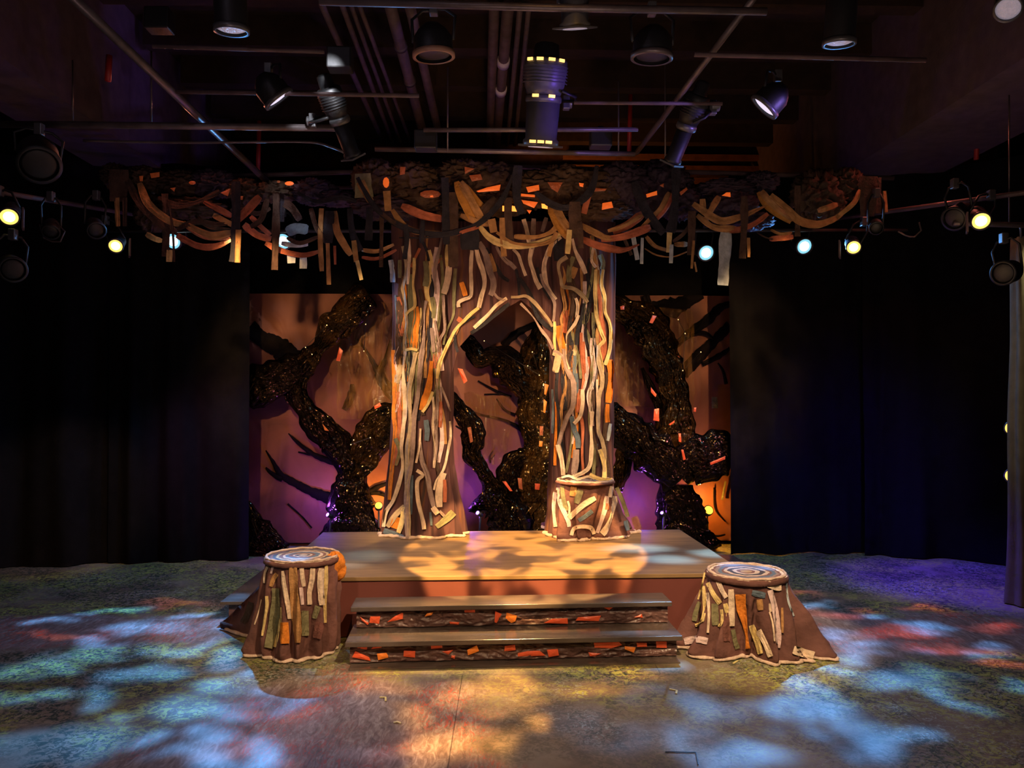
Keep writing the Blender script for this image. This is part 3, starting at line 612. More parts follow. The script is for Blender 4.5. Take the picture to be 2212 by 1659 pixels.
def crumple(path, org, s, parent, name, m, Y=8.55, flat_=.42, amp=.30, ku=9, dY=0):
    """branch wrapped in crumpled plastic: lengthwise ridges and gathered folds"""
    seedc[0] += 2.7; sd = seedc[0]
    q = spline(path, 9); c3 = [P(org[0] + x / s, org[1] + y / s, Y) for x, y, w in q]; rs = [w / s / FPX * Y for x, y, w in q]
    def fn(u, acc):
        a = u * 2 * pi; ca, sa = cos(a), sin(a)
        wob = .35 * N3(acc * 2.2, sd + 3)
        pl = ridge(ca * 3.4 + wob + sd, sa * 3.4, acc * .7) * .75 + ridge(ca * 7.5 + wob * 2, sa * 7.5 + sd, acc * 1.0) * .55
        big = N3(ca * 1.3 + sd, sa * 1.3, acc * 3.2) * .9 + N3(ca * 2.6, sa * 2.6 + sd, acc * 8) * .5
        return 1 + amp * (pl - .55) + amp * .75 * big + .10 * N3(ca * 9, sa * 9 + acc * 4, sd)
    q2 = spline(path, 6); c3 = [P(org[0] + x / s, org[1] + y / s, Y) for x, y, w in q2]; rs = [w * (1.06 + .28 * N3(i * .11, sd + 8)) / s / FPX * Y for i, (x, y, w) in enumerate(q2)]
    mb = MB().tube(c3, rs, 72, flat=flat_, fn=fn)
    L = len(q2); rr = random.Random(int(sd * 100))
    for fl_ in range(7):
        c0 = rr.uniform(-.75, .75); hw_ = rr.uniform(.25, .5); i0 = int(rr.uniform(0, .35) * L); i1 = int(rr.uniform(.6, 1) * L); vs = []; nc = 9; n_ = 0
        for i in range(i0, i1):
            a, b = q2[max(i - 1, 0)], q2[min(i + 1, L - 1)]; tx, ty = b[0] - a[0], b[1] - a[1]; l = sqrt(tx * tx + ty * ty) or 1
            t = (i - i0) / max(1, i1 - i0 - 1); g = .25 + .9 * abs(sin(pi * (t * 1.6 + fl_ * .3))); cc = c0 * (1 - .5 * t) + .5 * N3(i * .05, sd + fl_)
            for k in range(nc):
                c = 2 * k / (nc - 1) - 1; o_ = (cc + c * hw_ * g) * q2[i][2] * 1.12
                zg = .5 + .5 * sin(k * 2.4 + 3 * N3(i * .06, fl_ + sd)); dp = rs[i] * flat_ * (1.02 - .35 * min(1.3, abs(cc + c * hw_ * g)) ** 2) + .015 + .045 * g * zg + .03 * N3(i * .3, k * .9, sd)
                vs.append(P(org[0] + (q2[i][0] - ty / l * o_) / s, org[1] + (q2[i][1] + tx / l * o_) / s, Y - dp))
            n_ += 1
        mb.add(vs, [(i * nc + k, i * nc + k + 1, (i + 1) * nc + k + 1, (i + 1) * nc + k) for i in range(n_ - 1) for k in range(nc - 1)], [(k / nc * .35 + fl_ * .13, i * .02) for i in range(n_) for k in range(nc)])
    return mb.build(name, m, parent)
# left tree
OL, SL = (520, 620), 2.862
TL = empty('plastic_tree', P(760, 1150, 8.55) * 1.0, 'leftmost tree of crumpled black plastic with forked boughs, left of the arch', 'tree')
TL.location.z = 0
crumple([(690, 1560, 165), (690, 1500, 155), (690, 1420, 125), (680, 1300, 112), (685, 1200, 85), (685, 1120, 55)], OL, SL, TL, 'trunk', M['plastic'], amp=.34)
crumple([(690, 1150, 60), (630, 1040, 66), (570, 940, 80), (480, 860, 74), (400, 750, 62), (340, 650, 60), (355, 570, 48), (395, 500, 58)], OL, SL, TL, 'bough', M['plastic'])
crumple([(690, 1190, 40), (750, 1060, 85), (800, 950, 95), (860, 860, 100), (960, 790, 80), (1010, 760, 20)], OL, SL, TL, 'bough', M['plastic_b'])
crumple([(390, 480, 60), (440, 420, 55), (480, 375, 40), (560, 280, 78), (650, 180, 88), (730, 90, 84), (775, 50, 78), (790, 38, 60)], OL, SL, TL, 'bough', M['plastic_b'])
crumple([(430, 430, 50), (360, 480, 70), (270, 530, 88), (180, 580, 95), (80, 630, 100), (30, 650, 80), (0, 660, 10)], OL, SL, TL, 'bough', M['plastic'])
painted([(340, 450, 60), (230, 370, 62), (130, 320, 50), (50, 250, 48)], OL, SL, FL)
painted([(590, 1320, 40), (450, 1270, 28), (350, 1220, 24), (250, 1160, 20), (200, 1080, 11), (155, 1010, 3)], OL, SL, FL)
painted([(260, 1185, 20), (205, 1160, 13), (155, 1115, 4)], OL, SL, FL)
painted([(610, 1095, 20), (480, 1050, 17), (400, 1000, 13), (340, 950, 9), (295, 905, 3)], OL, SL, FL)
painted([(430, 1035, 8), (355, 1020, 4)], OL, SL, FL)
painted([(790, 1270, 18), (850, 1235, 14), (915, 1212, 12)], OL, SL, FL); painted([(800, 1275, 14), (860, 1275, 12), (930, 1305, 14)], OL, SL, FL)
painted([(960, 680, 40), (905, 620, 38), (860, 545, 28), (895, 440, 12), (925, 330, 4)], OL, SL, FL); painted([(860, 545, 22), (790, 420, 10), (720, 320, 4)], OL, SL, FL)
painted([(290, 1340, 5), (380, 1420, 4), (440, 1490, 3)], OL, SL, FL)
painted([(640, 760, 22), (680, 680, 26), (690, 600, 10)], OL, SL, FL, name='painted_dark_branch')  # short black branch painted on the left flat
# heap of plastic lower left
HP = empty('plastic_heap', (P(560, 1180, 8.55).x, 8.55, 0), 'heap of glossy black plastic at the foot of the left flat', 'heap')
crumple([(30, 1330, 20), (60, 1430, 50), (110, 1520, 70), (200, 1590, 55), (290, 1625, 25)], OL, SL, HP, 'plastic_sheet', M['plastic'], Y=8.45, amp=.45)
crumple([(30, 1560, 60), (90, 1600, 70), (180, 1630, 50), (270, 1640, 20)], OL, SL, HP, 'plastic_sheet', M['plastic'], Y=8.4, amp=.45)
# centre tree
OC, S3 = (960, 660), 3.319
TC = empty('plastic_tree', (P(1140, 1150, 8.5).x, 8.5, 0), 'middle tree of crumpled black plastic seen through the arch opening', 'tree')
crumple([(650, 1790, 125), (650, 1500, 120), (660, 1350, 112), (650, 1200, 112), (690, 1020, 90), (650, 880, 100), (640, 720, 95), (650, 560, 92), (640, 420, 105), (650, 290, 75), (680, 190, 40), (690, 150, 8)], OC, S3, TC, 'trunk', M['plastic_b'], Y=8.5, amp=.38)
crumple([(640, 660, 70), (540, 540, 80), (440, 420, 88), (340, 370, 62), (250, 390, 55), (200, 300, 52), (140, 250, 34), (100, 215, 6)], OC, S3, TC, 'bough', M['plastic'], Y=8.45, amp=.4)
crumple([(490, 1690, 130), (470, 1560, 125), (420, 1440, 118), (370, 1360, 90), (320, 1260, 45), (255, 1150, 45), (195, 1060, 58), (205, 960, 68), (190, 860, 60), (120, 760, 48), (70, 660, 30), (50, 610, 5)], OC, S3, TC, 'bough', M['plastic'], Y=8.4, amp=.4)
crumple([(400, 1380, 60), (320, 1400, 60), (240, 1440, 42), (170, 1465, 14)], OC, S3, TC, 'spur', M['plastic'], Y=8.38, amp=.35)
crumple([(480, 1500, 60), (460, 1330, 60), (470, 1200, 60), (520, 1110, 60), (580, 1080, 40)], OC, S3, TC, 'bough', M['plastic'], Y=8.42, amp=.4)
for q in ([(610, 950, 22), (540, 880, 17), (420, 820, 10), (250, 780, 8), (150, 725, 4)], [(510, 785, 9), (430, 745, 9), (375, 668, 4)], [(480, 655, 9), (380, 618, 9), (240, 540, 5)],
          [(400, 635, 6), (285, 637, 4)], [(330, 1130, 7), (325, 1085, 7), (350, 1040, 3)], [(420, 290, 28), (520, 200, 27), (640, 140, 22), (720, 110, 22)], [(145, 890, 8), (110, 880, 8), (80, 862, 4)], [(335, 1100, 5), (360, 1070, 3)]):
    painted(q, OC, S3, FC)
# right tree
OR, SR = (1310, 620), 2.862
TR = empty('plastic_tree', (P(1470, 1150, 8.5).x, 8.5, 0), 'rightmost tree of crumpled black plastic, right of the arch', 'tree')
crumple([(520, 1650, 165), (500, 1580, 150), (460, 1420, 120), (430, 1300, 98), (430, 1220, 92)], OR, SR, TR, 'trunk', M['plastic'], Y=8.5, amp=.34)
crumple([(440, 1150, 90), (430, 1000, 112), (430, 850, 95), (430, 720, 80), (400, 580, 72), (350, 440, 82), (290, 310, 92), (210, 210, 86), (110, 150, 66), (20, 100, 50), (-20, 80, 8)], OR, SR, TR, 'bough', M['plastic_b'], Y=8.45, amp=.42)
crumple([(450, 1190, 70), (380, 1120, 92), (280, 1030, 92), (170, 930, 92), (80, 840, 90), (10, 770, 70), (-30, 730, 10)], OR, SR, TR, 'bough', M['plastic'], Y=8.35, amp=.40)
crumple([(430, 1150, 90), (500, 1080, 115), (590, 1060, 125), (680, 1020, 118), (740, 1000, 105), (790, 990, 60), (820, 980, 10)], OR, SR, TR, 'bough', M['plastic'], Y=8.4, amp=.32)
crumple([(345, 760, 28), (300, 680, 26), (260, 590, 22), (220, 500, 10)], OR, SR, TR, 'spur', M['plastic'], Y=8.5, amp=.3)
crumple([(60, 1260, 30), (90, 1150, 42), (110, 1050, 40), (100, 950, 30)], OR, SR, TR, 'spur', M['plastic_b'], Y=8.5, amp=.4)
for q in ([(470, 540, 36), (560, 440, 42), (660, 340, 30), (765, 235, 30)], [(590, 480, 15), (690, 430, 18), (765, 380, 12)], [(430, 360, 20), (520, 280, 27), (620, 210, 30), (700, 130, 25), (775, 102, 16)],
          [(280, 130, 40), (400, 130, 62), (500, 90, 38), (600, 60, 12)], [(270, 140, 22), (240, 50, 22)], [(660, 320, 12), (600, 285, 14), (520, 300, 8)], [(740, 600, 10), (720, 520, 8), (690, 470, 4)],
          [(200, 1080, 34), (240, 1130, 20), (280, 1180, 8)]):
    painted(q, OR, SR, FR)
painted([(620, 1520, 6), (680, 1540, 7), (735, 1530, 4)], OR, SR, FR); painted([(665, 1240, 4), (672, 1370, 4), (735, 1450, 3)], OR, SR, FR)
# coloured scraps stuck on trees and flats
def scrap(px, org, s, parent, key, Y): poly_patch(px, lambda x, y: P(x, y, Y), M[key], 'coloured_scrap', parent, org, s)
for q, k in (([(610, 370), (632, 395), (612, 460), (590, 455)], 'patch'), ([(825, 735), (860, 715), (870, 735), (830, 755)], 'patch'), ([(505, 845), (545, 890), (520, 885)], 'patch2')): scrap(q, OL, SL, TL, k, 8.3)
for q, k in (([(95, 450), (130, 455), (165, 540), (140, 560)], 'patch'), ([(165, 875), (190, 870), (205, 975), (185, 985)], 'film_patch'), ([(685, 865), (710, 865), (705, 930), (682, 930)], 'film_patch'), ([(680, 970), (705, 975), (700, 1010), (680, 1010)], 'patch2'),
              ([(648, 1275), (685, 1278), (680, 1322), (650, 1318)], 'patch'), ([(415, 1260), (440, 1260), (488, 1330), (470, 1330)], 'patch'), ([(720, 560), (748, 570), (728, 640), (716, 635)], 'patch2'), ([(712, 670), (735, 690), (722, 770), (710, 765)], 'patch2'), ([(525, 1235), (555, 1240), (560, 1320), (535, 1310)], 'film_patch')):
    scrap(q, OC, S3, TC, k, 8.1)
for q, k in (([(285, 175), (310, 180), (285, 225), (265, 220)], 'patch'), ([(295, 755), (325, 750), (325, 830), (290, 825)], 'patch'), ([(540, 745), (556, 745), (552, 772), (538, 770)], 'patch'), ([(445, 905), (460, 905), (462, 960), (447, 955)], 'patch'),
              ([(462, 1005), (475, 1005), (490, 1065), (475, 1070)], 'patch'), ([(640, 1085), (735, 1045), (733, 1065), (645, 1100)], 'patch'), ([(385, 850), (420, 825), (420, 838), (395, 855)], 'patch'), ([(275, 620), (310, 665), (303, 680), (275, 650)], 'patch'), ([(85, 120), (110, 115), (110, 140), (88, 140)], 'patch')):
    scrap(q, OR, SR, TR, k, 8.08)
for q in ([(650, 680), (685, 680), (690, 750), (650, 750)],): scrap(q, OR, SR, FR, 'g', YF - .05)
scrap([(730, 1200), (742, 1200), (722, 1315), (708, 1315)], OR, SR, FR, 'g', YF - .05)
# sheets of crinkled clear amber film
def film(x0, x1, y0, y1, Y, label):
    a = P(x0, y0, Y); b = P(x1, y1, Y); sd = random.random() * 20
    def fn(u, v):
        x = a.x + (b.x - a.x) * u + .04 * N3(v * 3, sd); z = b.z + (a.z - b.z) * v + .05 * N3(u * 3, sd + 4)
        return (x, Y + .05 * ridge(u * 2.5 + v * .8, v * 1.2, sd) + .015 * N3(u * 12, v * 5, sd), z)
    o = MB().grid(50, 60, fn).build('plastic_film', M['film']); tag(o, label, 'film')
film(728, 866, 650, 905, 8.72, 'crinkled amber film hanging right of the left plastic tree')
film(1332, 1500, 662, 880, 8.72, 'crinkled amber film hanging at the top of the right flat')
film(1000, 1100, 850, 1000, 8.74, 'crinkled amber film patch on the middle flat')
# sparkling string bulbs
def bulbs(pts, Y, label):
    root = empty('string_light', P(pts[0][0], pts[0][1], Y), label, 'lights')
    MB().tube([P(x, y, Y + .01) for x, y in pts], .003, 6).build('wire', M['metal_black'], root)
    for x, y in pts: MB().lathe(P(x, y, Y) - Vector((0, 0, .008)), (0, 0, 1), [(0, .001), (.003, .005), (.008, .005), (.011, .002)], n=8).build('bulb', M['spark'], root)
bulbs([(786, 758), (790, 700), (800, 660)], 8.3, 'three tiny warm bulbs left of the arch near the top of the flat')
bulbs([(674, 765), (660, 750), (706, 702)], 8.2, 'tiny warm bulbs at the knot of the left plastic tree')
bulbs([(764, 950), (758, 960), (800, 945)], 8.1, 'tiny cool bulbs at the fork of the left plastic tree')
bulbs([(1465, 690), (1480, 720), (1475, 800), (1514, 760)], 8.2, 'tiny warm bulbs on the upper part of the right plastic tree')
bulbs([(1140, 790), (1150, 760), (1165, 810), (1046, 736)], 8.05, 'tiny warm bulbs on the upper part of the middle plastic tree')

# ------------------------------------------------------------------ platform, side steps, stair unit
H = .425
PR = empty('stage_platform', (.26, 6.4, 0), 'long low platform with painted deck and maroon cloth front', 'platform')
a0, a1 = F(590, 1243, H), F(1604, 1238, H)
yb = 7.35; xl, xr = a0.x, a1.x; yl, yr = 5.50, 5.56
def rotbox(c, d, ang): return c, d, Matrix.Rotation(ang, 3, 'Z')
th = math.atan((yr - yl) / (xr - xl))
pcx = (xl + xr) / 2
R2 = Matrix.Rotation(th, 3, 'Z')
pc = Vector((pcx, (5.53 + yb) / 2, 0)); dep = yb - 5.53
MB().box(pc + Vector((0, 0, H - .015)), (xr - xl + .03, dep + .03, .03), R2).build('deck', M['deck'], PR, smooth=False, bevel=.004)
hw = (xr - xl) / 2
def fnf(u, v):
    x = -hw + 2 * hw * u; z = .005 + (H - .035) * v
    y = -dep / 2 - .004 - .010 * (1 - v) ** 2 - .006 * N3(x * 1.2, v) - .010 * max(0, .15 - v) * 6 * (1 + N3(x * 6))
    return pc + R2 @ Vector((x, y, z))
MB().grid(120, 14, fnf).build('front_cloth', M['fascia'], PR)
for sx in (-1, 1): MB().box(pc + R2 @ Vector((sx * (hw - .01), 0, (H - .03) / 2)), (.02, dep, H - .035), R2).build('side_panel', M['fascia'], PR, smooth=False)
MB().box(pc + R2 @ Vector((0, dep / 2 - .01, (H - .03) / 2)), (hw * 2 - .05, .02, H - .035), R2).build('back_panel', M['fascia'], PR, smooth=False)
# side steps
def side_step(x0, x1, y0, y1, z, label):
    root = empty('side_step', ((x0 + x1) / 2, (y0 + y1) / 2, 0), label, 'step')
    MB().box(((x0 + x1) / 2, (y0 + y1) / 2, z - .012), (x1 - x0, y1 - y0, .024)).build('tread', M['tread'], root, smooth=False, bevel=.003)
    MB().box(((x0 + x1) / 2 + (.02 if x0 < 0 else -.02), (y0 + y1) / 2 + .02, (z - .026) / 2), (x1 - x0 - .06, y1 - y0 - .06, z - .026)).build('riser', M['riser'], root, smooth=False)
zl = .17; q = F(475, 1300, zl); side_step(q.x, xl - .03, q.y, 7.3, zl, 'low side step along the left end of the platform')
q = F(1724, 1290, zl); side_step(xr + .04, q.x, q.y, 7.42, zl, 'low side step along the right end of the platform')
# stair unit of two steps
OH, SH = (720, 1120), 2.836
th1 = .036; R1 = Matrix.Rotation(th1, 3, 'Z'); n1 = R1 @ Vector((0, -1, 0))
def step(xl_px, xr_px, fy_px, z, riser_dy, back, z0, rl_px, rr_px, label, patches, kick=False):
    # tread front edge passes through the pixel at its middle
    mid = F((xl_px + xr_px) / 2, fy_px, z); fr = mid.copy(); fr.z = 0
    A = hitp(xl_px, fy_px, mid, n1); B = hitp(xr_px, fy_px, mid, n1); wd = (B - A).dot(R1 @ Vector((1, 0, 0)))
    cx_ = (A + B) / 2; cx_.z = 0
    root = empty('stage_step', cx_, label, 'step')
    MB().box(cx_ + R1 @ Vector((0, back / 2, 0)) + Vector((0, 0, z - .016)), (wd, back, .032), R1).build('tread', M['tread'], root, smooth=False, bevel=.005)
    rp = cx_ + R1 @ Vector((0, riser_dy, 0)); ra = hitp(rl_px, 1350, rp, n1); rb = hitp(rr_px, 1350, rp, n1)
    X = R1 @ Vector((1, 0, 0)); ua, ub = (ra - rp).dot(X), (rb - rp).dot(X); sd = z * 10
    top = z - .034
    def fr_(u, v):
        x = ua + (ub - ua) * u; zz = z0 + (top - z0) * v
        wv = zz * 9 + .5 * sin(x * 3.1 + sd) + .35 * N3(x * 2.3, sd)
        h = .008 * ridge(x * 2.6, wv * 2.2, sd) + .009 * ridge(x * 7 + 2 * N3(x * 3, zz * 8), zz * 26, sd + 3) + .006 * ridge(x * 15, zz * 40 + 2 * N3(x * 6, sd), sd) + .004 * N3(x * 40, zz * 60, sd)
        if v < .02 or v > .98: h = 0
        return rp + X * x + n1 * (h + .004) + Vector((0, 0, zz))
    g = MB().grid(420, 30, fr_); rz = g.build('riser', M['riser'], root)
    MB().box(rp + R1 @ Vector(((ua + ub) / 2, (back - riser_dy) / 2 - .005, 0)) + Vector((0, 0, (z0 + top) / 2)), (ub - ua - .006, back - riser_dy - .02, top - z0), R1).build('carcass', M['riser'], root, smooth=False)
    for i, q in enumerate(patches):
        poly_patch(q, lambda x, y: hitp(x, y, rp + n1 * .022, n1), M['patch2'] if i % 5 in (2, 3) and i % 2 else M['patch'], 'amber_patch', rz, OH, SH, thick=.003)
    return root, cx_
up_p = [[(165, 603), (218, 640), (210, 652), (175, 625)], [(225, 600), (288, 600), (280, 645), (222, 638)], [(330, 635), (375, 600), (430, 573), (425, 615)], [(560, 600), (575, 580), (612, 575), (600, 592)],
        [(712, 632), (772, 636), (770, 650), (715, 645)], [(803, 562), (868, 550), (868, 575), (805, 575)], [(992, 568), (1032, 585), (1000, 640), (988, 635)], [(1062, 577), (1125, 595), (1115, 630), (1090, 640), (1055, 612)],
        [(1290, 640), (1340, 615), (1435, 610), (1437, 645)], [(1485, 625), (1500, 605), (1640, 595), (1625, 628)], [(1650, 542), (1685, 535), (1712, 545), (1690, 560)], [(1842, 605), (1890, 585), (1895, 608)]]
lo_p = [[(140, 774), (212, 776), (205, 803), (150, 793)], [(230, 800), (255, 776), (298, 772), (295, 790)], [(135, 812), (220, 850), (228, 872), (115, 850)], [(268, 828), (325, 822), (340, 850), (275, 868)],
        [(432, 810), (503, 812), (500, 852), (430, 845)], [(597, 772), (665, 760), (668, 792), (600, 798)], [(665, 815), (735, 805), (705, 832)], [(820, 805), (880, 777), (893, 812), (825, 838)],
        [(1050, 782), (1113, 773), (1117, 807), (1048, 812)], [(1130, 825), (1190, 812), (1265, 810), (1300, 840), (1130, 845)], [(1308, 803), (1375, 800), (1382, 838), (1320, 848)], [(1597, 762), (1750, 757), (1770, 775), (1700, 795), (1600, 790)],
        [(1562, 820), (1640, 828), (1600, 842), (1572, 843)], [(1785, 782), (1852, 790), (1840, 822), (1785, 800)], [(1858, 762), (1920, 763), (1922, 785), (1862, 787)], [(1977, 754), (2042, 754), (2043, 792), (1980, 790)], [(725, 838), (748, 840), (742, 860), (722, 852)]]
zA, zB = .16, .315
sA, cA = step(745, 1475, 1381, zA, .07, .40, .012, 757, 1460, 'lower wide step with dark crumpled riser and glowing amber patches', lo_p)
sB, cB = step(757, 1452, 1306, zB, .06, .25, zA + .001, 771, 1441, 'upper wide step with dark crumpled riser and amber patches below the platform', up_p)
kp = cA + R1 @ Vector((0, .07 + .02, 0))
o = MB().box(cA + R1 @ Vector((0, .08, 0)) + Vector((0, 0, .005)), (2.10, .26, .010), R1).build('floor_plinth', M['tread'], smooth=False); tag(o, 'thin glossy dark base sheet under the lower step', 'base sheet')

# ------------------------------------------------------------------ stumps
def stump(name_label, disc_c, disc_r, disc_tilt, ztop, hem_px, base_r, org, s, strips, disc_m, z0=0., nf=13, extra=None, rim=.03, ry=1.0, seed=1., prof=1.4):
    c = Vector((disc_c.x, disc_c.y, z0))
    root = empty('tree_stump', c, name_label, 'stump')
    hem3 = [F(org[0] + x / s, org[1] + y / s, z0) for x, y in hem_px]
    pol = sorted([(math.atan2(h.y - c.y, h.x - c.x), (Vector((h.x - c.x, h.y - c.y))).length) for h in hem3])
    def rb(a):
        a = (a + pi) % (2 * pi) - pi
        # interpolate front-side measured radii, default behind
        if a <= pol[0][0] or a >= pol[-1][0]:
            gap = (pol[0][0] + 2 * pi) - pol[-1][0]; t = ((a - pol[-1][0]) % (2 * pi)) / gap
            e = 1 - abs(2 * t - 1); m_ = pol[-1][1] + (pol[0][1] - pol[-1][1]) * t
            return m_ + (base_r - m_) * min(1, e * 2.2)
        for (a0_, r0_), (a1_, r1_) in zip(pol, pol[1:]):
            if a0_ <= a <= a1_:
                t = (a - a0_) / max(1e-6, a1_ - a0_); t = t * t * (3 - 2 * t); return r0_ + (r1_ - r0_) * t
        return base_r
    def fn(u, v):
        a = u * 2 * pi; tt = 1 - v; rt = disc_r * .96; R_ = rb(a); r = rt + (R_ - rt) * tt ** prof
        f = (.016 + .042 * tt) * sin(nf * a + 2.5 * N3(cos(a) * 2, sin(a) * 2, seed) + .8 * tt) * min(1, tt * 3) + .022 * N3(cos(a) * 5, sin(a) * 5, tt * 3 + seed) * min(1, tt * 4) + .012 * ridge(cos(a) * 6 + tt * 2, sin(a) * 6, tt * 2.5 + seed) * min(1, tt * 4)
        r += f * (r / .3) * (1 if tt > .02 else 0) * (1 - max(0, tt - .93) * 9)
        return (c.x + r * cos(a), c.y + r * sin(a) * (ry if tt < .9 else 1), z0 + .004 + (ztop - z0 - .01) * v)
    g = MB().grid(220, 44, fn, closed=True); g.build('cloth_cover', M['maroon'], root)
    # top disc
    n = 64; vs = [(disc_c.x, disc_c.y, ztop + .002)]; uv = [(0, 0)]; fs = []
    rings = [.25, .5, .75, .93, 1.0, 1.03, 1.03, .99]; zz = [.003, .003, .003, .002, -.002, -.010, -rim, -rim - .003]
    mb = MB(); 
    for j, (rr, dz) in enumerate(zip(rings, zz)):
        for k in range(n):
            a = 2 * pi * k / n; w = 1 + .012 * N3(cos(a) * 3, sin(a) * 3, seed + j * .1)
            vs.append((disc_c.x + disc_r * rr * w * cos(a), disc_c.y + disc_r * rr * w * sin(a), ztop + dz + .004 * N3(cos(a) * 2 * rr, sin(a) * 2 * rr, seed)))
            uv.append((rr * .84 * cos(a), rr * .84 * sin(a)))
    fs += [(0, 1 + k, 1 + (k + 1) % n) for k in range(n)]
    for j in range(4): fs += [(1 + j * n + k, 1 + (j + 1) * n + k, 1 + (j + 1) * n + (k + 1) % n, 1 + j * n + (k + 1) % n) for k in range(n)]
    mb.add(vs[:1 + 5 * n], fs, uv[:1 + 5 * n]); rt_ = mb.build('ringed_top', disc_m, root)
    mb = MB(); mb.add(vs[1 + 4 * n:], [(j * n + k, (j + 1) * n + k, (j + 1) * n + (k + 1) % n, j * n + (k + 1) % n) for j in range(3) for k in range(n)]); mb.build('top_rim', M['maroon'], root)
    rope([(disc_c.x + disc_r * .95 * cos(a * pi / 18), disc_c.y + disc_r * .95 * sin(a * pi / 18), ztop + .006) for a in range(37)], .010, M['hem'], 'rim_braid', rt_, jitter=.5)
    sf = Surf([g.bvh()], c.y - .2)
    for k, (path, w, key) in enumerate(strips): strip(path, w, key, sf, root, org, s, off=.009, wr=.006, layer=k % 4, step=5)
    hp_ = [Vector(fn(k / 150, 0)) for k in range(151)]
    rope([Vector((c.x + (h.x - c.x) * 1.02, c.y + (h.y - c.y) * 1.02, z0 + .014)) for h in hp_], .0145, M['hem'], 'hem_roll', root, jitter=.5)
    return root, sf, c
O1, S1 = (460, 1140), 5.353
dc = P(654, 1200, 5.22)
st1 = [([(700, 430), (670, 530)], 32, 'p'), ([(740, 530), (695, 600), (668, 680)], 55, 't'), ([(805, 500), (830, 700), (868, 900), (885, 1055)], 56, 'c'), ([(925, 460), (935, 700), (950, 900), (975, 1150), (978, 1330)], 104, 't'),
       ([(1025, 460), (1035, 560), (1052, 680)], 52, 'c'), ([(1018, 690), (1028, 800), (1035, 890)], 45, 'p'), ([(1155, 470), (1145, 600), (1118, 750), (1120, 890)], 64, 'c'), ([(1255, 470), (1245, 650), (1262, 895)], 70, 'c'),
       ([(1312, 430), (1305, 700), (1292, 950), (1295, 1100)], 40, 'y'), ([(620, 790), (625, 900), (600, 1050), (570, 1250)], 40, 'y'), ([(825, 1095), (832, 1340)], 104, 'o'), ([(725, 700), (720, 950), (680, 1200), (640, 1390)], 105, 'g'),
       ([(775, 920), (772, 1100), (745, 1250), (710, 1380)], 40, 'y'), ([(1215, 905), (1170, 1050)], 70, 'g'), ([(1065, 960), (1070, 1250)], 100, 'g'), ([(1245, 1090), (1200, 1280)], 90, 'm'), ([(560, 830), (520, 1000), (480, 1120)], 18, 'c'),
       ([(655, 400), (600, 520), (590, 640)], 26, 'c'), ([(440, 860), (400, 1000), (340, 1100)], 70, 'k')]
s1, sf1, c1 = stump('tall stump draped in patched brown cloth with ringed top, left of the steps', dc, .247, 0, dc.z, [(145, 1185), (300, 1178), (430, 1190), (370, 1262), (455, 1290), (425, 1450), (440, 1500), (600, 1500), (720, 1430), (830, 1375), (950, 1390), (1100, 1360), (1250, 1320), (1370, 1240)], .245, O1, S1, st1, M['disc1'], seed=2.)
# bunched orange cloth tied behind the stump
def fnk(u, v):
    a, b = u * 2 * pi, (v - .5) * pi; r = .068 * (1 + .45 * ridge(u * 5, v * 3, 4.) - .25); c_ = P(723, 1226, 5.22)
    return (c_.x + r * cos(a) * cos(b), c_.y + r * sin(a) * cos(b), c_.z + r * 1.15 * sin(b) * 1.2)
MB().grid(48, 24, fnk, closed=True).build('orange_bunch', M['o'], s1)
O2, S2 = (1440, 1150), 5.529
dc = P(1612, 1235, 5.12)
st2 = [([(490, 600), (560, 740), (640, 850)], 62, 'y'), ([(610, 570), (655, 680), (712, 780)], 60, 'c'), ([(768, 680), (775, 850), (780, 1120)], 74, 'c'), ([(882, 740), (892, 900), (940, 1130), (972, 1390)], 122, 'o'), ([(1020, 720), (1180, 755)], 85, 'b'),
       ([(1108, 800), (1122, 930)], 72, 't'), ([(1205, 610), (1300, 655), (1372, 660)], 80, 'c'), ([(1235, 690), (1290, 900), (1330, 1150), (1340, 1380)], 70, 'p'), ([(700, 850), (735, 1000)], 64, 'y'), ([(655, 920), (662, 1050), (625, 1130)], 38, 'y'),
       ([(440, 640), (452, 900), (420, 1060), (340, 1110)], 44, 'y'), ([(485, 720), (505, 950), (492, 1200)], 48, 'c'), ([(575, 850), (582, 1110)], 90, 'g'), ([(792, 1160), (820, 1300), (850, 1390)], 62, 'g'), ([(1012, 1110), (1080, 1300), (1120, 1450)], 62, 'y'),
       ([(1095, 1170), (1180, 1330), (1240, 1485)], 84, 'c'), ([(1232, 850), (1242, 950)], 30, 'c'), ([(210, 1305), (350, 1275), (490, 1300)], 84, 'p'), ([(1515, 1400), (1640, 1440), (1760, 1475)], 100, 'c'), ([(1230, 950), (1270, 1100), (1290, 1300)], 22, 'c'),
       ([(455, 480), (425, 620), (375, 800)], 22, 'y'), ([(715, 960), (720, 1300)], 74, 'm'), ([(395, 830), (350, 950), (330, 1060)], 60, 'g'), ([(1380, 900), (1385, 1200)], 30, 't'), ([(1430, 560), (1450, 800), (1520, 1000)], 24, 'w')]
s2, sf2, c2 = stump('wide stump draped in patched brown cloth with bright ringed top, right of the steps', dc, .262, 0, dc.z, [(112, 1400), (250, 1450), (450, 1410), (650, 1370), (830, 1420), (1000, 1490), (1150, 1560), (1300, 1590), (1440, 1570), (1425, 1480), (1500, 1505), (1650, 1550), (1800, 1578), (1945, 1545), (1915, 1470)], .33, O2, S2, st2, M['disc2'], seed=5., rim=.035)

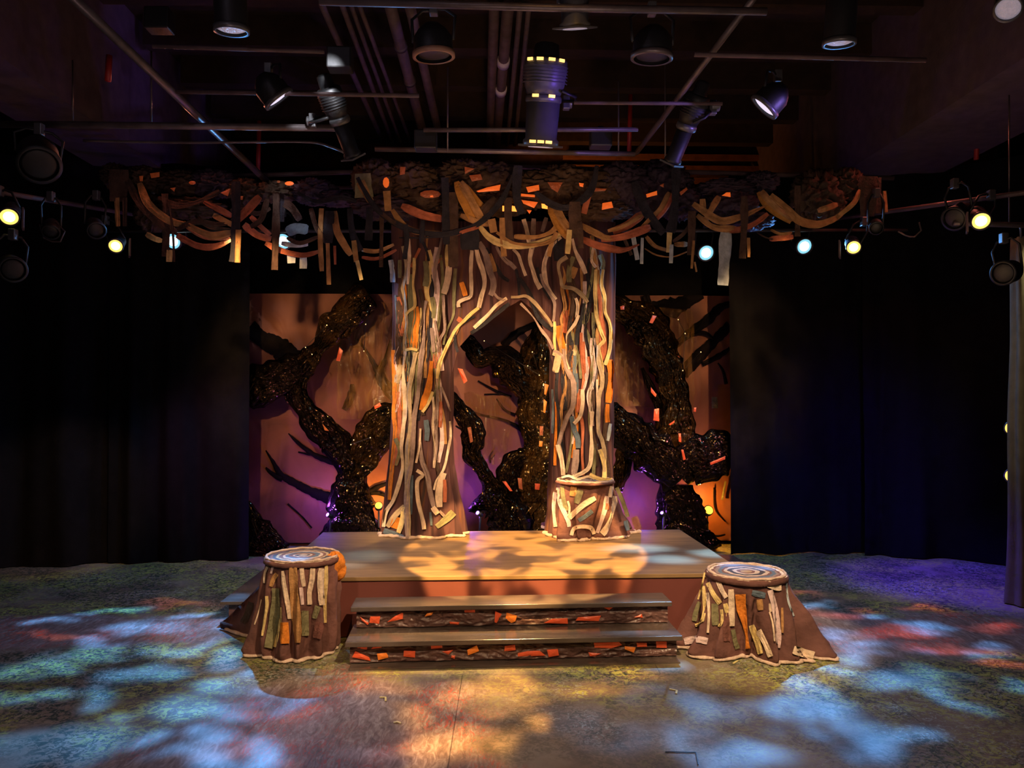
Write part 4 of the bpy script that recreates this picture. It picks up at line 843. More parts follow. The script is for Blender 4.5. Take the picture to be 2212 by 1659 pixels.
# ------------------------------------------------------------------ the big cloth tree arch
YT = 7.16
AR = empty('tree_arch', (P(1085, 1150, YT).x, YT, H), 'big twin-trunk tree arch covered in cloth strips on the back of the platform', 'tree')
def interp(tab, y):
    if y <= tab[0][0]: return tab[0][1:]
    for a, b in zip(tab, tab[1:]):
        if a[0] <= y <= b[0]:
            t = (y - a[0]) / (b[0] - a[0]); return tuple(a[k] + (b[k] - a[k]) * t for k in range(1, len(a)))
    return tab[-1][1:]
def trunk(tab, dtop, dbase, seed, part_label=None):
    def fn(u, v):
        y = tab[0][0] + (tab[-1][0] - tab[0][0]) * (1 - v); x0, x1 = interp(tab, y); a = u * 2 * pi
        z = P(1100, y, YT).z; A, B = P(x0, y, YT).x, P(x1, y, YT).x; cx_, rx = (A + B) / 2, (B - A) / 2
        t = max(0, (y - 1000) / 170); ry = dtop + (dbase - dtop) * t * t
        f = 1 + (.07 + .05 * t) * sin(a * 9 + 3 * N3(cos(a), sin(a), v * 1.5 + seed)) + .06 * N3(cos(a) * 4, sin(a) * 4, v * 5 + seed)
        return (cx_ + rx * cos(a) * f, YT + ry * sin(a) * f, max(H + .004, z))
    return MB().grid(140, 110, fn, closed=True)
tl = trunk([(478, 848, 985), (640, 850, 980), (750, 852, 976), (900, 849, 976), (1000, 845, 978), (1060, 839, 984), (1110, 834, 995), (1156, 828, 1003)], .13, .22, 1.)
trr = trunk([(478, 1188, 1326), (650, 1195, 1326), (800, 1192, 1325), (1000, 1190, 1323), (1100, 1187, 1326), (1156, 1180, 1332)], .13, .17, 9.)
tl.build('trunk_cover', M['trunk'], AR); trr.build('trunk_cover', M['trunk'], AR)
arch_tab = [(960, 840), (978, 800), (990, 752), (1024, 714), (1060, 688), (1100, 662), (1125, 648), (1150, 668), (1170, 700), (1185, 745), (1196, 800), (1215, 850)]
def fnh(u, v):
    x = 960 + 255 * u; yb_ = interp(arch_tab, x)[0]; y = 478 + (yb_ - 478) * (1 - v)
    return P(x, y, YT - .09 + .03 * sin(u * 26 + 2 * N3(u * 4, v * 2)) + .03 * N3(u * 8, v * 4, 3.))
hd = MB().grid(120, 60, fnh); hd.build('arch_cover', M['trunk'], AR, fixn=False)
SA = Surf([tl.bvh(), trr.bvh(), hd.bvh()], YT - .12)
OA, OB, OCc, OD = (820, 440), (1060, 440), (810, 740), (1160, 740); SQ = 4.364; SQ2 = 3.769
A_ = [([(150, 860), (160, 1050), (175, 1200), (200, 1320), (210, 1400)], 24, 'b'), ([(170, 880), (200, 1010), (190, 1130), (210, 1250)], 52, 'r'),
      ([(105, 530), (120, 640), (125, 740)], 50, 'w'), ([(190, 530), (190, 700)], 34, 'g'), ([(430, 540), (445, 680), (430, 780)], 54, 'g'), ([(380, 420), (340, 500), (300, 600)], 30, 'r'), ([(390, 330), (440, 430), (470, 540)], 34, 'd'),
      ([(715, 610), (705, 750), (700, 900), (695, 1050), (640, 1180), (600, 1330)], 34, 'g'), ([(495, 880), (510, 980), (505, 1080)], 38, 'g'), ([(770, 740), (790, 800), (810, 870)], 44, 'o'), ([(585, 510), (540, 560)], 26, 'r'),
      ([(1000, 420), (1080, 560), (1150, 680), (1220, 730)], 34, 'd'), ([(1040, 470), (1070, 560), (1090, 640)], 34, 't'), ([(850, 300), (860, 420)], 90, 'd'),
      ([(245, 280), (270, 330), (280, 450), (275, 600), (265, 760)], 32, 'c'), ([(215, 400), (235, 490), (250, 600), (235, 720), (215, 800), (240, 920), (250, 1050), (255, 1150), (235, 1280), (235, 1400)], 30, 'y'),
      ([(325, 510), (325, 620), (315, 760), (330, 880), (330, 970), (280, 1010), (245, 1050)], 28, 'y'), ([(340, 970), (345, 1100), (330, 1250), (320, 1370)], 60, 'o'), ([(440, 915), (425, 1000), (420, 1150), (415, 1300), (390, 1450), (375, 1650)], 46, 'p'),
      ([(600, 200), (590, 300), (565, 430), (540, 530), (525, 620), (520, 750), (530, 850)], 30, 'p'), ([(645, 370), (630, 450), (635, 600)], 28, 'y'), ([(655, 590), (640, 720), (605, 850)], 56, 'c'), ([(600, 860), (605, 1000), (615, 1180), (570, 1280), (550, 1400)], 28, 'c'),
      ([(870, 440), (860, 600), (865, 760), (860, 870), (800, 900), (745, 930), (745, 975)], 32, 'c'), ([(905, 390), (935, 530), (975, 640), (990, 760), (960, 870), (935, 980)], 40, 'c'), ([(935, 365), (1000, 480), (1040, 640), (1070, 720), (1070, 800), (1045, 865)], 50, 'c'),
      ([(1075, 840), (1120, 890), (1190, 910)], 24, 'p'), ([(1220, 940), (1100, 1040), (950, 1160), (860, 1220)], 34, 'd'), ([(900, 1060), (800, 1120), (720, 1190), (710, 1290), (735, 1400)], 24, 'd'),
      ([(935, 980), (860, 1040), (780, 1120), (720, 1180), (660, 1290), (600, 1420), (560, 1530), (540, 1650)], 32, 'y'), ([(1200, 890), (1100, 960), (1020, 1050), (890, 1170)], 36, 'c'), ([(760, 1140), (700, 1260), (640, 1360), (570, 1500)], 22, 't'),
      ([(490, 1170), (500, 1290), (510, 1400)], 32, 'p'), ([(520, 1100), (545, 1230), (570, 1350)], 26, 'p'), ([(780, 1110), (735, 1080)], 40, 'r'), ([(1100, 400), (1150, 500), (1220, 575)], 26, 'p')]
B_ = [([(910, 600), (925, 800), (940, 930)], 34, 'd'), ([(240, 620), (265, 750), (270, 880)], 24, 'd'), ([(270, 700), (350, 820), (400, 940), (450, 1070), (530, 1150), (610, 1210)], 42, 'd'), ([(440, 600), (480, 760), (560, 900)], 30, 'd'),
      ([(880, 940), (860, 1080), (820, 1200), (810, 1330)], 36, 'd'), ([(640, 1150), (660, 1280), (700, 1420)], 62, 'o'), ([(700, 1010), (720, 1080), (715, 1160), (700, 1220)], 66, 'r'), ([(1000, 760), (1030, 900), (1040, 1050), (1060, 1300), (1080, 1480)], 60, 'r'),
      ([(640, 330), (640, 540)], 90, 'd'), ([(800, 600), (760, 700)], 60, 't'),
      ([(90, 450), (130, 520), (190, 570), (235, 615)], 36, 'p'), ([(210, 430), (260, 480), (290, 570), (330, 680)], 30, 'c'), ([(310, 145), (340, 250), (360, 350), (385, 420), (370, 530), (400, 640), (430, 730), (470, 800)], 42, 'c'), ([(405, 140), (400, 250), (400, 350), (395, 430)], 42, 'c'),
      ([(525, 130), (485, 265)], 36, 'p'), ([(660, 310), (590, 370), (540, 460), (505, 570), (510, 690), (550, 800), (620, 900)], 44, 'c'), ([(470, 660), (500, 760), (560, 850), (600, 930), (600, 1020), (590, 1110)], 30, 'c'), ([(770, 330), (800, 450), (850, 550), (895, 660)], 40, 'c'),
      ([(720, 500), (650, 550), (640, 610), (660, 700), (680, 780), (780, 800), (860, 860), (915, 930)], 44, 'y'), ([(780, 500), (740, 620), (740, 740)], 46, 'g'), ([(970, 410), (950, 530), (990, 600)], 28, 'c'), ([(1030, 480), (1060, 560), (1050, 620)], 50, 'g'),
      ([(990, 620), (985, 800), (990, 950), (1000, 1080), (1050, 1230), (1070, 1290), (1020, 1350), (1040, 1450), (1060, 1560), (1050, 1650)], 36, 'y'), ([(1060, 620), (1045, 760), (1075, 880), (1080, 1020), (1120, 1120), (1135, 1230), (1120, 1380), (1075, 1520)], 28, 'y'),
      ([(190, 880), (260, 880), (330, 870), (400, 920), (470, 1000), (540, 1090), (580, 1160)], 30, 'y'), ([(280, 940), (340, 1000), (410, 1080), (470, 1180), (540, 1270), (590, 1370)], 28, 'c'), ([(600, 1110), (605, 1200), (600, 1290), (610, 1380)], 26, 'y'),
      ([(640, 1420), (620, 1500), (600, 1590)], 50, 'y'), ([(590, 1390), (640, 1410), (690, 1460), (710, 1560), (750, 1650)], 28, 'c'), ([(830, 1050), (790, 1140), (720, 1230), (715, 1330), (710, 1440), (740, 1560)], 30, 'c'), ([(800, 890), (820, 960), (810, 1080)], 30, 'c'),
      ([(910, 980), (920, 1080), (890, 1150), (920, 1230), (940, 1350), (970, 1430)], 42, 'g'), ([(790, 1400), (790, 1650)], 34, 'b'), ([(830, 1420), (850, 1650)], 28, 'g'), ([(870, 1300), (870, 1450), (880, 1600)], 34, 'r'), ([(925, 1440), (940, 1560), (960, 1650)], 30, 'r'),
      ([(775, 1390), (800, 1372), (785, 1430)], 28, 'y'), ([(1130, 1470), (1140, 1600)], 50, 'o')]
C_ = [([(150, 60), (155, 250), (160, 420), (155, 600), (165, 720), (150, 900), (130, 1100), (115, 1280)], 34, 'o'), ([(190, 400), (200, 600), (190, 800), (160, 1000)], 34, 'r'), ([(165, 780), (200, 880), (170, 1000)], 30, 'g'), ([(460, 150), (440, 350), (400, 480), (385, 550)], 60, 'o'),
      ([(415, 630), (425, 720), (420, 800)], 36, 'b'), ([(300, 1080), (295, 1250), (290, 1400)], 26, 'b'), ([(490, 90), (490, 210)], 36, 'r'), ([(530, 480), (530, 690)], 32, 'r'), ([(565, 1115), (570, 1200), (568, 1300)], 32, 'r'), ([(180, 1420), (150, 1510)], 62, 'o'), ([(70, 1530), (140, 1555), (230, 1590)], 50, 'b'),
      ([(245, 70), (230, 250), (240, 400), (245, 560), (230, 700), (215, 850), (225, 1000), (200, 1130), (150, 1280), (90, 1380), (70, 1500)], 32, 'c'), ([(330, 80), (300, 260), (275, 400), (285, 560), (285, 720), (265, 850), (260, 1050), (260, 1200), (270, 1400), (280, 1600)], 38, 'y'),
      ([(390, 60), (365, 250), (350, 420), (320, 600), (310, 760), (300, 950), (265, 1150), (255, 1350), (265, 1600)], 36, 'p'), ([(245, 62), (300, 50), (345, 62)], 20, 'y'), ([(210, 180), (190, 260), (175, 330)], 38, 'y'), ([(470, 400), (430, 500), (385, 565)], 26, 'y'),
      ([(470, 440), (480, 560), (475, 700), (490, 850), (480, 1020)], 22, 'c'), ([(510, 380), (505, 520), (495, 700), (500, 820), (485, 960)], 28, 'p'), ([(540, 360), (580, 460), (615, 560)], 18, 'c'), ([(610, 640), (615, 760), (590, 900), (560, 1030), (500, 1130), (480, 1200)], 22, 'c'),
      ([(560, 1060), (530, 1150), (520, 1250), (525, 1340)], 52, 'c'), ([(365, 790), (380, 950), (425, 1080), (450, 1220), (480, 1340)], 36, 'p'), ([(340, 1040), (390, 1080), (345, 1130), (350, 1280), (390, 1450), (400, 1520)], 32, 'c'), ([(470, 1340), (510, 1395)], 40, 'c'), ([(525, 1370), (565, 1415)], 26, 'p'),
      ([(640, 1380), (590, 1430), (500, 1500)], 50, 'g'), ([(240, 1330), (170, 1400), (100, 1500)], 42, 'y'), ([(235, 1340), (220, 1450), (190, 1550)], 36, 'y'), ([(370, 700), (360, 850), (335, 980)], 18, 'c'), ([(450, 1380), (460, 1490)], 20, 'b')]
D_ = [([(260, 200), (280, 300), (300, 420)], 32, 'o'), ([(150, 480), (155, 650), (150, 850), (145, 1000)], 34, 'o'), ([(350, 380), (330, 570)], 34, 'r'), ([(320, 250), (325, 380), (315, 500)], 28, 'b'), ([(280, 600), (300, 700), (330, 780), (335, 860)], 42, 'b'), ([(480, 820), (450, 940)], 40, 'b'),
      ([(590, 150), (602, 250), (592, 400), (580, 490)], 50, 'o'), ([(575, 500), (570, 580), (575, 650)], 32, 'o'), ([(125, 380), (130, 560), (125, 740)], 20, 'b'), ([(500, 20), (500, 150), (530, 260), (530, 350), (505, 450), (500, 700), (530, 800), (550, 900), (545, 1050)], 32, 'y'),
      ([(600, 30), (560, 180)], 26, 'y'), ([(490, 300), (490, 420), (495, 560)], 18, 'c'), ([(130, 80), (180, 110), (150, 240)], 44, 'y'), ([(215, 50), (240, 180), (290, 300), (300, 400), (290, 520), (240, 620), (200, 740), (175, 830)], 36, 'c'),
      ([(170, 830), (200, 950), (215, 1080)], 36, 'c'), ([(290, 640), (280, 800), (260, 950), (235, 1060)], 24, 'g'), ([(320, 870), (315, 960), (300, 1080)], 52, 'p'), ([(450, 560), (440, 700), (445, 850), (430, 1000), (370, 1060), (290, 1090)], 32, 'c'),
      ([(370, 380), (370, 500), (350, 600), (300, 660)], 32, 'c'), ([(510, 870), (545, 980), (550, 1080), (540, 1130)], 36, 'y'), ([(600, 660), (575, 800)], 26, 'w')]
for lst, org, s in ((A_, OA, SQ), (B_, OB, SQ), (C_, OCc, SQ2), (D_, OD, SQ2)):
    for k, (path, w, key) in enumerate(lst):
        if key == 'p' or (key == 'c' and k % 3 == 1): key = 'q'
        if key == 'y' and k % 3 == 0: key = 'u'
        strip(path, w * 1.05, key, SA, AR, org, s, off=.014 if key in 'dgrobtk' else .024, wr=.010, layer=k % 5, step=5)
rs_ = random.Random(5)
for k in range(44):
    left = k % 2 == 0; x = rs_.uniform(856, 968) if left else rs_.uniform(1200, 1318); y = rs_.uniform(500, 820); ln_ = rs_.uniform(180, 380) if k % 3 else rs_.uniform(100, 200)
    pth = []; xx = x
    for j in range(7): pth.append((xx, min(1060, y + ln_ * j / 6))); xx = min(max(xx + rs_.uniform(-9, 9), 852 if left else 1197), 974 if left else 1321)
    key = rs_.choice('ttgrodkpyk'); strip(pth, rs_.uniform(5, 12), key, SA, AR, (0, 0), 1, off=.012, wr=.012, layer=k % 4, step=6)
for g_ in (tl, trr):
    ring = [Vector(v) for v in g_.v[:140]]; fr_r = ring[68:] + ring[:3]; cc_ = sum(ring, Vector()) / len(ring)
    rope([Vector((cc_.x + (p.x - cc_.x) * 1.03, cc_.y + (p.y - cc_.y) * 1.06, H + .015)) for p in fr_r], .015, M['hem'], 'hem_roll', AR, jitter=.5)
# stump leaning on the right trunk
dc = P(1264, 1037, 6.93)
st3 = [([(200, 1170), (215, 1280), (240, 1370)], 44, 'g'), ([(170, 1180), (185, 1300), (250, 1440), (262, 1500)], 32, 'p'), ([(150, 1200), (135, 1350), (150, 1500)], 32, 'p'), ([(475, 1265), (380, 1320), (300, 1390), (262, 1430)], 42, 'c'), ([(450, 1370), (400, 1410), (340, 1450)], 40, 'b'),
       ([(570, 1250), (550, 1370), (490, 1550)], 36, 'p'), ([(635, 1250), (610, 1400), (560, 1520), (530, 1560)], 48, 'c'), ([(650, 1180), (700, 1300), (740, 1420)], 36, 'g'), ([(720, 1450), (740, 1530)], 40, 'b'), ([(575, 1310), (570, 1360)], 28, 'r'), ([(300, 1170), (290, 1250)], 52, 't'),
       ([(280, 1570), (300, 1515), (370, 1498), (440, 1510), (465, 1560)], 36, 'c'), ([(250, 1290), (265, 1340), (260, 1410)], 18, 'c'), ([(610, 1170), (595, 1260)], 30, 'c'), ([(355, 1200), (320, 1310)], 46, 'g'), ([(790, 1420), (830, 1520)], 60, 'm')]
s3, sf3, c3_ = stump('smaller cloth stump on the platform in front of the right trunk', dc, .262, 0, dc.z, [(62, 1515), (150, 1545), (220, 1580), (330, 1618), (440, 1608), (500, 1575), (600, 1565), (700, 1568), (800, 1545), (885, 1545)], .26, OD, SQ2, st3, M['disc1'], z0=H, seed=8., rim=.02, ry=.75, nf=9)
s3.location = s3.location
# torn rag heaps on top of the stump disc
strip([(200, 1100), (260, 1085), (330, 1110), (420, 1090), (470, 1110)], 22, 'c', None, s3, OD, SQ2, free=lambda t: 6.9, curl=.4)
strip([(430, 1070), (480, 1100), (560, 1120), (610, 1110)], 30, 'y', None, s3, OD, SQ2, free=lambda t: 6.85, curl=.4)

# ------------------------------------------------------------------ canopy of paper bark and ribbon swags
def mass(cx_, cy_, rx, ry, Y, m, parent, org=(220, 340), s=3.456, name='bark_mass', amp=.35, dep=.16):
    seedc[0] += 3.3; sd = seedc[0]; c = P(org[0] + cx_ / s, org[1] + cy_ / s, Y); k = Y / FPX / s; RX, RY = rx * k, ry * k
    def fn(u, v):
        a, b = u * 2 * pi, (v - .5) * pi; d = Vector((cos(a) * cos(b), sin(a) * cos(b), sin(b)))
        f = 1 + amp * (ridge(d.x * 3 + sd, d.z * 5, d.y * 3) - .55) + .12 * N3(d.x * 12, d.z * 16, sd)
        return (c.x + RX * d.x * f, c.y + dep * d.y * f, c.z + RY * d.z * f)
    return MB().grid(90, 40, fn, closed=True).build(name, m, parent)
def canopy(label, org, masses, swags, patches, loc, Y0, group=None):
    root = empty('cloth_canopy', loc, label, 'canopy')
    for q in masses:
        (cx_, cy_, rx, ry), key = q[:2]; mass(cx_, cy_, rx, ry, Y0 + .22, M[key], root, org)
    for k, (path, w, key) in enumerate(swags):
        vert = abs(path[0][0] - path[-1][0]) < 90
        yb_ = Y0 - .05 - .012 * (k % 9) - (.05 if vert else 0)
        strip(path, w, key, None, root, org, 3.456, off=0, wr=.012, curl=.22 if vert else .40, free=(lambda t, y=yb_, b=(0 if vert else .06): y - b * sin(pi * t)), step=7, taper=.05 if vert else .35, name='hanging_strip' if vert else 'ribbon_swag', nc=7)
    for q, key in patches:
        poly_patch(q, lambda x, y: P(x, y, Y0 + .01), M[key], 'amber_patch', root, org, 3.456)
    return root
def el(cx_, cy_, rx, ry, n=9): return [(cx_ + rx * cos(2 * pi * k / n), cy_ + ry * sin(2 * pi * k / n)) for k in range(n)]
OE, OF, OG = (220, 340), (740, 340), (1280, 340)
canopy('left third of the cloth canopy with rust swags and hanging strips', OE,
       [((330, 170, 150, 90), 'bark'), ((600, 200, 180, 90), 'bark'), ((830, 200, 190, 95), 'bark_violet'), ((1080, 260, 140, 90), 'bark'), ((1300, 260, 150, 70), 'bark'), ((1590, 260, 160, 90), 'bark_violet'), ((1760, 310, 160, 50), 'bark_violet'), ((110, 150, 90, 90), 'bark'), ((640, 380, 260, 70), 'bark'), ((380, 420, 120, 120), 'bark')],
       [([(130, 90), (120, 330)], 150, 'k'), ([(112, 300), (120, 515)], 38, 't'), ([(172, 300), (172, 515)], 36, 'k'), ([(190, 160), (280, 340), (420, 480), (560, 560)], 62, 'k'), ([(280, 190), (350, 350), (500, 470), (620, 500)], 54, 't'),
        ([(760, 330), (860, 380), (970, 440)], 42, 'r'), ([(830, 430), (930, 480), (1000, 520)], 42, 't'), ([(560, 540), (700, 480), (860, 500), (1000, 470)], 44, 'k'), ([(610, 490), (720, 545), (830, 585), (970, 560)], 54, 't'), ([(620, 510), (780, 600), (960, 605)], 32, 'r'), ([(560, 580), (700, 655), (830, 668), (970, 615)], 54, 'r'),
        ([(470, 270), (480, 500), (475, 740)], 62, 'k'), ([(505, 690), (503, 780)], 38, 'y'), ([(500, 330), (530, 560), (540, 780)], 20, 'k'), ([(1180, 290), (1060, 420), (960, 500)], 62, 'r'), ([(1235, 310), (1190, 460), (1110, 520)], 44, 'k'), ([(1000, 180), (1000, 500), (968, 780)], 62, 'd'), ([(1020, 540), (1012, 785)], 42, 't'),
        ([(1060, 500), (1160, 580), (1265, 610)], 62, 'r'), ([(1110, 440), (1200, 530), (1260, 580)], 44, 'r'), ([(960, 400), (1040, 380), (1160, 420), (1260, 380)], 40, 'k'), ([(1350, 330), (1420, 380), (1480, 470)], 60, 'k'), ([(1340, 640), (1430, 655), (1540, 650)], 42, 'w'), ([(1380, 560), (1450, 530), (1540, 540)], 90, 'b'),  # last two swags carry the cool lantern's light in their cloth colour
        ([(1220, 640), (1350, 700), (1500, 730), (1630, 700)], 44, 'r'), ([(1380, 600), (1480, 640), (1620, 590)], 30, 'k'), ([(1300, 260), (1300, 500), (1290, 840)], 54, 'k'), ([(1342, 270), (1346, 480)], 32, 'd'), ([(1412, 720), (1415, 790)], 54, 'w'), ([(1505, 740), (1505, 830)], 60, 'w'), ([(1560, 380), (1600, 520), (1680, 640)], 46, 'k'),
        ([(1640, 380), (1630, 600), (1642, 850)], 36, 't'), ([(1685, 620), (1690, 780), (1695, 950)], 32, 't'), ([(1700, 400), (1690, 640)], 70, 'd'), ([(1740, 400), (1760, 560), (1860, 730)], 54, 't'), ([(1738, 660), (1742, 800)], 20, 'r'), ([(1850, 380), (1870, 560), (1930, 700)], 50, 'd'), ([(1880, 620), (1900, 780)], 36, 't'), ([(1905, 770), (1938, 915)], 30, 'y'),
        ([(1940, 690), (2060, 700), (2180, 650)], 32, 't'), ([(1940, 745), (2060, 755), (2200, 690)], 26, 'r'), ([(2090, 440), (2085, 820)], 30, 'k'), ([(2000, 380), (1990, 620)], 60, 'd'), ([(330, 570), (400, 610), (450, 622)], 44, 'y'), ([(1460, 260), (1600, 330), (1780, 300), (1900, 330)], 34, 'd'), ([(420, 300), (560, 360), (720, 330), (880, 250)], 44, 'k'), ([(700, 430), (800, 520), (960, 540)], 34, 'k')],
       [(el(675, 190, 26, 14), 'film_patch'), (el(1400, 195, 34, 16), 'glow'), ([(280, 140), (308, 138), (305, 178), (285, 178)], 'film_patch'), ([(360, 120), (430, 110), (430, 145), (370, 155)], 'film_patch'), (el(1320, 182, 12, 9), 'film_patch'), ([(885, 265), (960, 232), (940, 290)], 'film_patch'), ([(1020, 290), (1055, 290), (1050, 318), (1022, 315)], 'film_patch'), ([(510, 230), (550, 225), (540, 255)], 'film_patch')],
       P(550, 390, 6.8), 6.7)
canopy('middle of the cloth canopy over the arch with glowing amber patches', OF,
       [((250, 170, 170, 140), 'bark'), ((520, 180, 200, 130), 'bark'), ((640, 300, 260, 120), 'bark'), ((900, 140, 200, 110), 'bark'), ((1100, 200, 240, 150), 'bark'), ((1180, 330, 240, 100), 'bark'), ((1400, 240, 240, 130), 'bark'), ((1640, 200, 220, 130), 'bark'), ((1880, 250, 220, 150), 'bark'), ((2080, 200, 200, 150), 'bark_violet'), ((1900, 400, 240, 70), 'bark'), ((330, 380, 240, 90), 'bark_violet'), ((820, 380, 240, 70), 'bark')],
       [([(150, 120), (160, 300)], 130, 'g'), ([(130, 180), (210, 330)], 60, 't'), ([(440, 360), (600, 430), (770, 465)], 60, 'r'), ([(370, 390), (450, 500), (560, 555), (770, 575)], 46, 't'), ([(1140, 300), (1060, 390), (980, 460)], 54, 'k'), ([(880, 430), (1000, 480), (1100, 500)], 50, 't'), ([(1110, 460), (1130, 560)], 50, 't'),
        ([(850, 180), (900, 320), (985, 475)], 62, 'o2'), ([(880, 180), (960, 320), (1040, 465)], 58, 't'), ([(900, 200), (1010, 330), (1095, 440)], 52, 'o2'), ([(1020, 510), (1100, 600), (1230, 655), (1400, 655), (1550, 610), (1650, 555)], 54, 'y'), ([(1280, 590), (1440, 595), (1560, 555), (1630, 470)], 42, 't'), ([(1150, 560), (1280, 640), (1480, 650), (1600, 600)], 30, 't'),
        ([(820, 260), (820, 560), (830, 820)], 80, 'k'), ([(765, 150), (770, 400), (775, 650)], 56, 'd'), ([(110, 150), (250, 380), (450, 520), (700, 575), (900, 545), (1050, 470), (1200, 300), (1290, 80)], 44, 'd'), ([(950, 540), (950, 690)], 130, 'd'), ([(850, 575), (930, 545), (1020, 520)], 26, 'r'),
        ([(1235, 300), (1240, 520), (1262, 680)], 54, 'k'), ([(1190, 450), (1195, 600), (1206, 740)], 46, 't'), ([(1550, 370), (1600, 490), (1680, 600)], 60, 'o2'), ([(1590, 370), (1650, 480), (1720, 570)], 58, 't'), ([(1440, 260), (1560, 350), (1700, 370), (1850, 250), (1900, 60)], 54, 'd'), ([(1310, 60), (1300, 300), (1340, 420)], 60, 'd'),
        ([(1735, 330), (1735, 600)], 94, 'k'), ([(1695, 540), (1680, 720)], 42, 'y'), ([(1770, 480), (1780, 680)], 40, 'k'), ([(1840, 260), (1800, 420)], 50, 'r'), ([(1770, 500), (1900, 570), (2000, 605), (2212, 570)], 46, 't'), ([(1790, 610), (1900, 655), (2080, 692), (2215, 650)], 54, 'r'), ([(1930, 615), (2100, 590), (2300, 520)], 54, 'r'),
        ([(1980, 550), (2100, 510), (2240, 430)], 34, 't'), ([(420, 600), (600, 600), (800, 590)], 12, 'd'), ([(270, 400), (360, 470), (440, 520)], 34, 'k'), ([(470, 500), (480, 620), (460, 760)], 36, 'd'), ([(600, 470), (590, 640)], 40, 'd'), ([(1600, 560), (1560, 640), (1540, 740)], 34, 't'), ([(330, 250), (340, 400)], 60, 't')],
       [([(1000, 252), (1080, 225), (1180, 203), (1172, 247), (1015, 260)], 'glow'), ([(1370, 222), (1465, 205), (1470, 245), (1385, 262)], 'glow'), ([(1530, 185), (1642, 188), (1605, 262), (1560, 235)], 'film_patch'), ([(1325, 270), (1437, 280), (1435, 298), (1330, 290)], 'glow'), ([(1335, 318), (1458, 335), (1430, 378), (1350, 345)], 'glow'),
        ([(1258, 360), (1318, 372), (1318, 406), (1262, 402)], 'glow2'), ([(1485, 345), (1532, 352), (1530, 386), (1488, 380)], 'glow2'), ([(1193, 362), (1206, 362), (1206, 402), (1193, 402)], 'glow2'), (el(655, 275, 80, 30), 'film_patch'), ([(640, 280), (690, 275), (680, 300), (650, 300)], 'glow'), ([(945, 135), (1030, 125), (1045, 165), (965, 180)], 'film_patch'), ([(910, 70), (985, 85), (915, 125)], 'film_patch'),
        ([(430, 72), (470, 72), (465, 125), (428, 132)], 'film_patch'), (el(325, 188, 24, 40), 'glow'), ([(1940, 342), (2008, 330), (2020, 375), (1935, 392)], 'glow'), ([(1865, 225), (1972, 235), (1960, 250), (1880, 255)], 'film_patch'), ([(1375, 392), (1412, 396), (1395, 422)], 'glow'), ([(1765, 190), (1800, 195), (1795, 222), (1770, 215)], 'glow')],
       P(1100, 380, 6.7), 6.55)
canopy('right third of the cloth canopy with golden swags and a dark bundle', OG,
       [((200, 250, 240, 190), 'bark_violet'), ((500, 230, 240, 190), 'bark_violet'), ((640, 330, 160, 130), 'bark_violet'), ((1000, 240, 220, 70), 'bark_violet'), ((1250, 190, 130, 75), 'bark_violet'), ((1030, 370, 200, 120), 'bark_violet'), ((1690, 290, 200, 190), 'bark'), ((1880, 200, 130, 110), 'bark'), ((1180, 480, 160, 60), 'bark_violet')],
       [([(2060, 140), (2050, 440)], 120, 'k'), ([(2120, 150), (2130, 420)], 70, 'k'), ([(2180, 250), (2190, 410)], 30, 't'), ([(430, 460), (510, 380), (575, 260)], 40, 't'), ([(455, 480), (545, 390), (600, 270)], 40, 'r'), ([(150, 555), (270, 500), (380, 415)], 54, 'r'), ([(310, 180), (400, 400), (530, 570)], 80, 'd'), ([(625, 60), (612, 400), (580, 560)], 74, 'd'), ([(330, 570), (400, 490), (440, 450)], 34, 't'),
        ([(400, 590), (470, 665), (590, 700)], 34, 't'), ([(610, 650), (710, 648)], 44, 't'), ([(600, 630), (680, 570), (740, 480)], 30, 'k'), ([(390, 680), (480, 730), (600, 742), (715, 700)], 12, 't'), ([(575, 560), (568, 710)], 42, 'y'), ([(590, 650), (585, 790)], 30, 'w'), ([(300, 570), (335, 765)], 38, 'w'), ([(372, 600), (366, 795)], 26, 'w'), ([(235, 600), (290, 730)], 30, 'k'),
        ([(820, 310), (825, 390)], 42, 't'), ([(945, 290), (880, 400), (840, 480)], 54, 't'), ([(1310, 420), (1200, 500), (1050, 545), (900, 520)], 44, 'r'), ([(780, 430), (900, 520), (1020, 535), (1110, 545)], 50, 't'), ([(750, 345), (850, 415), (960, 475), (1100, 445), (1310, 355)], 56, 't'), ([(742, 400), (735, 730)], 54, 'k'), ([(755, 620), (740, 830)], 18, 't'), ([(762, 780), (776, 855)], 14, 't'),
        ([(1330, 280), (1450, 380), (1550, 475), (1700, 495), (1820, 450)], 56, 't'), ([(1235, 260), (1320, 380), (1480, 485)], 46, 'o2'), ([(1260, 250), (1350, 360), (1500, 465)], 46, 't'), ([(1560, 500), (1680, 510), (1800, 465), (1880, 400)], 40, 't'), ([(1820, 450), (1950, 340), (1995, 240)], 34, 't'), ([(1680, 400), (1830, 350)], 42, 't'), ([(1320, 610), (1400, 602), (1500, 592)], 42, 'r'), ([(1330, 540), (1400, 572), (1490, 560)], 22, 't'),
        ([(1530, 210), (1530, 590)], 48, 'k'), ([(1132, 290), (1132, 500), (1118, 755)], 54, 'k'), ([(1165, 600), (1166, 745)], 28, 't'), ([(1120, 560), (1116, 755)], 28, 't'), ([(995, 560), (985, 760), (972, 955)], 82, 'w'), ([(1225, 560), (1300, 600), (1420, 625)], 12, 'k')],
       [([(400, 275), (480, 250), (482, 280), (405, 300)], 'glow'), ([(965, 285), (1000, 262), (1028, 262), (1030, 296)], 'glow'), ([(500, 210), (530, 195), (530, 225)], 'film_patch'), ([(650, 260), (700, 225), (710, 240), (660, 285)], 'film_patch')],
       P(1650, 390, 6.8), 6.7)

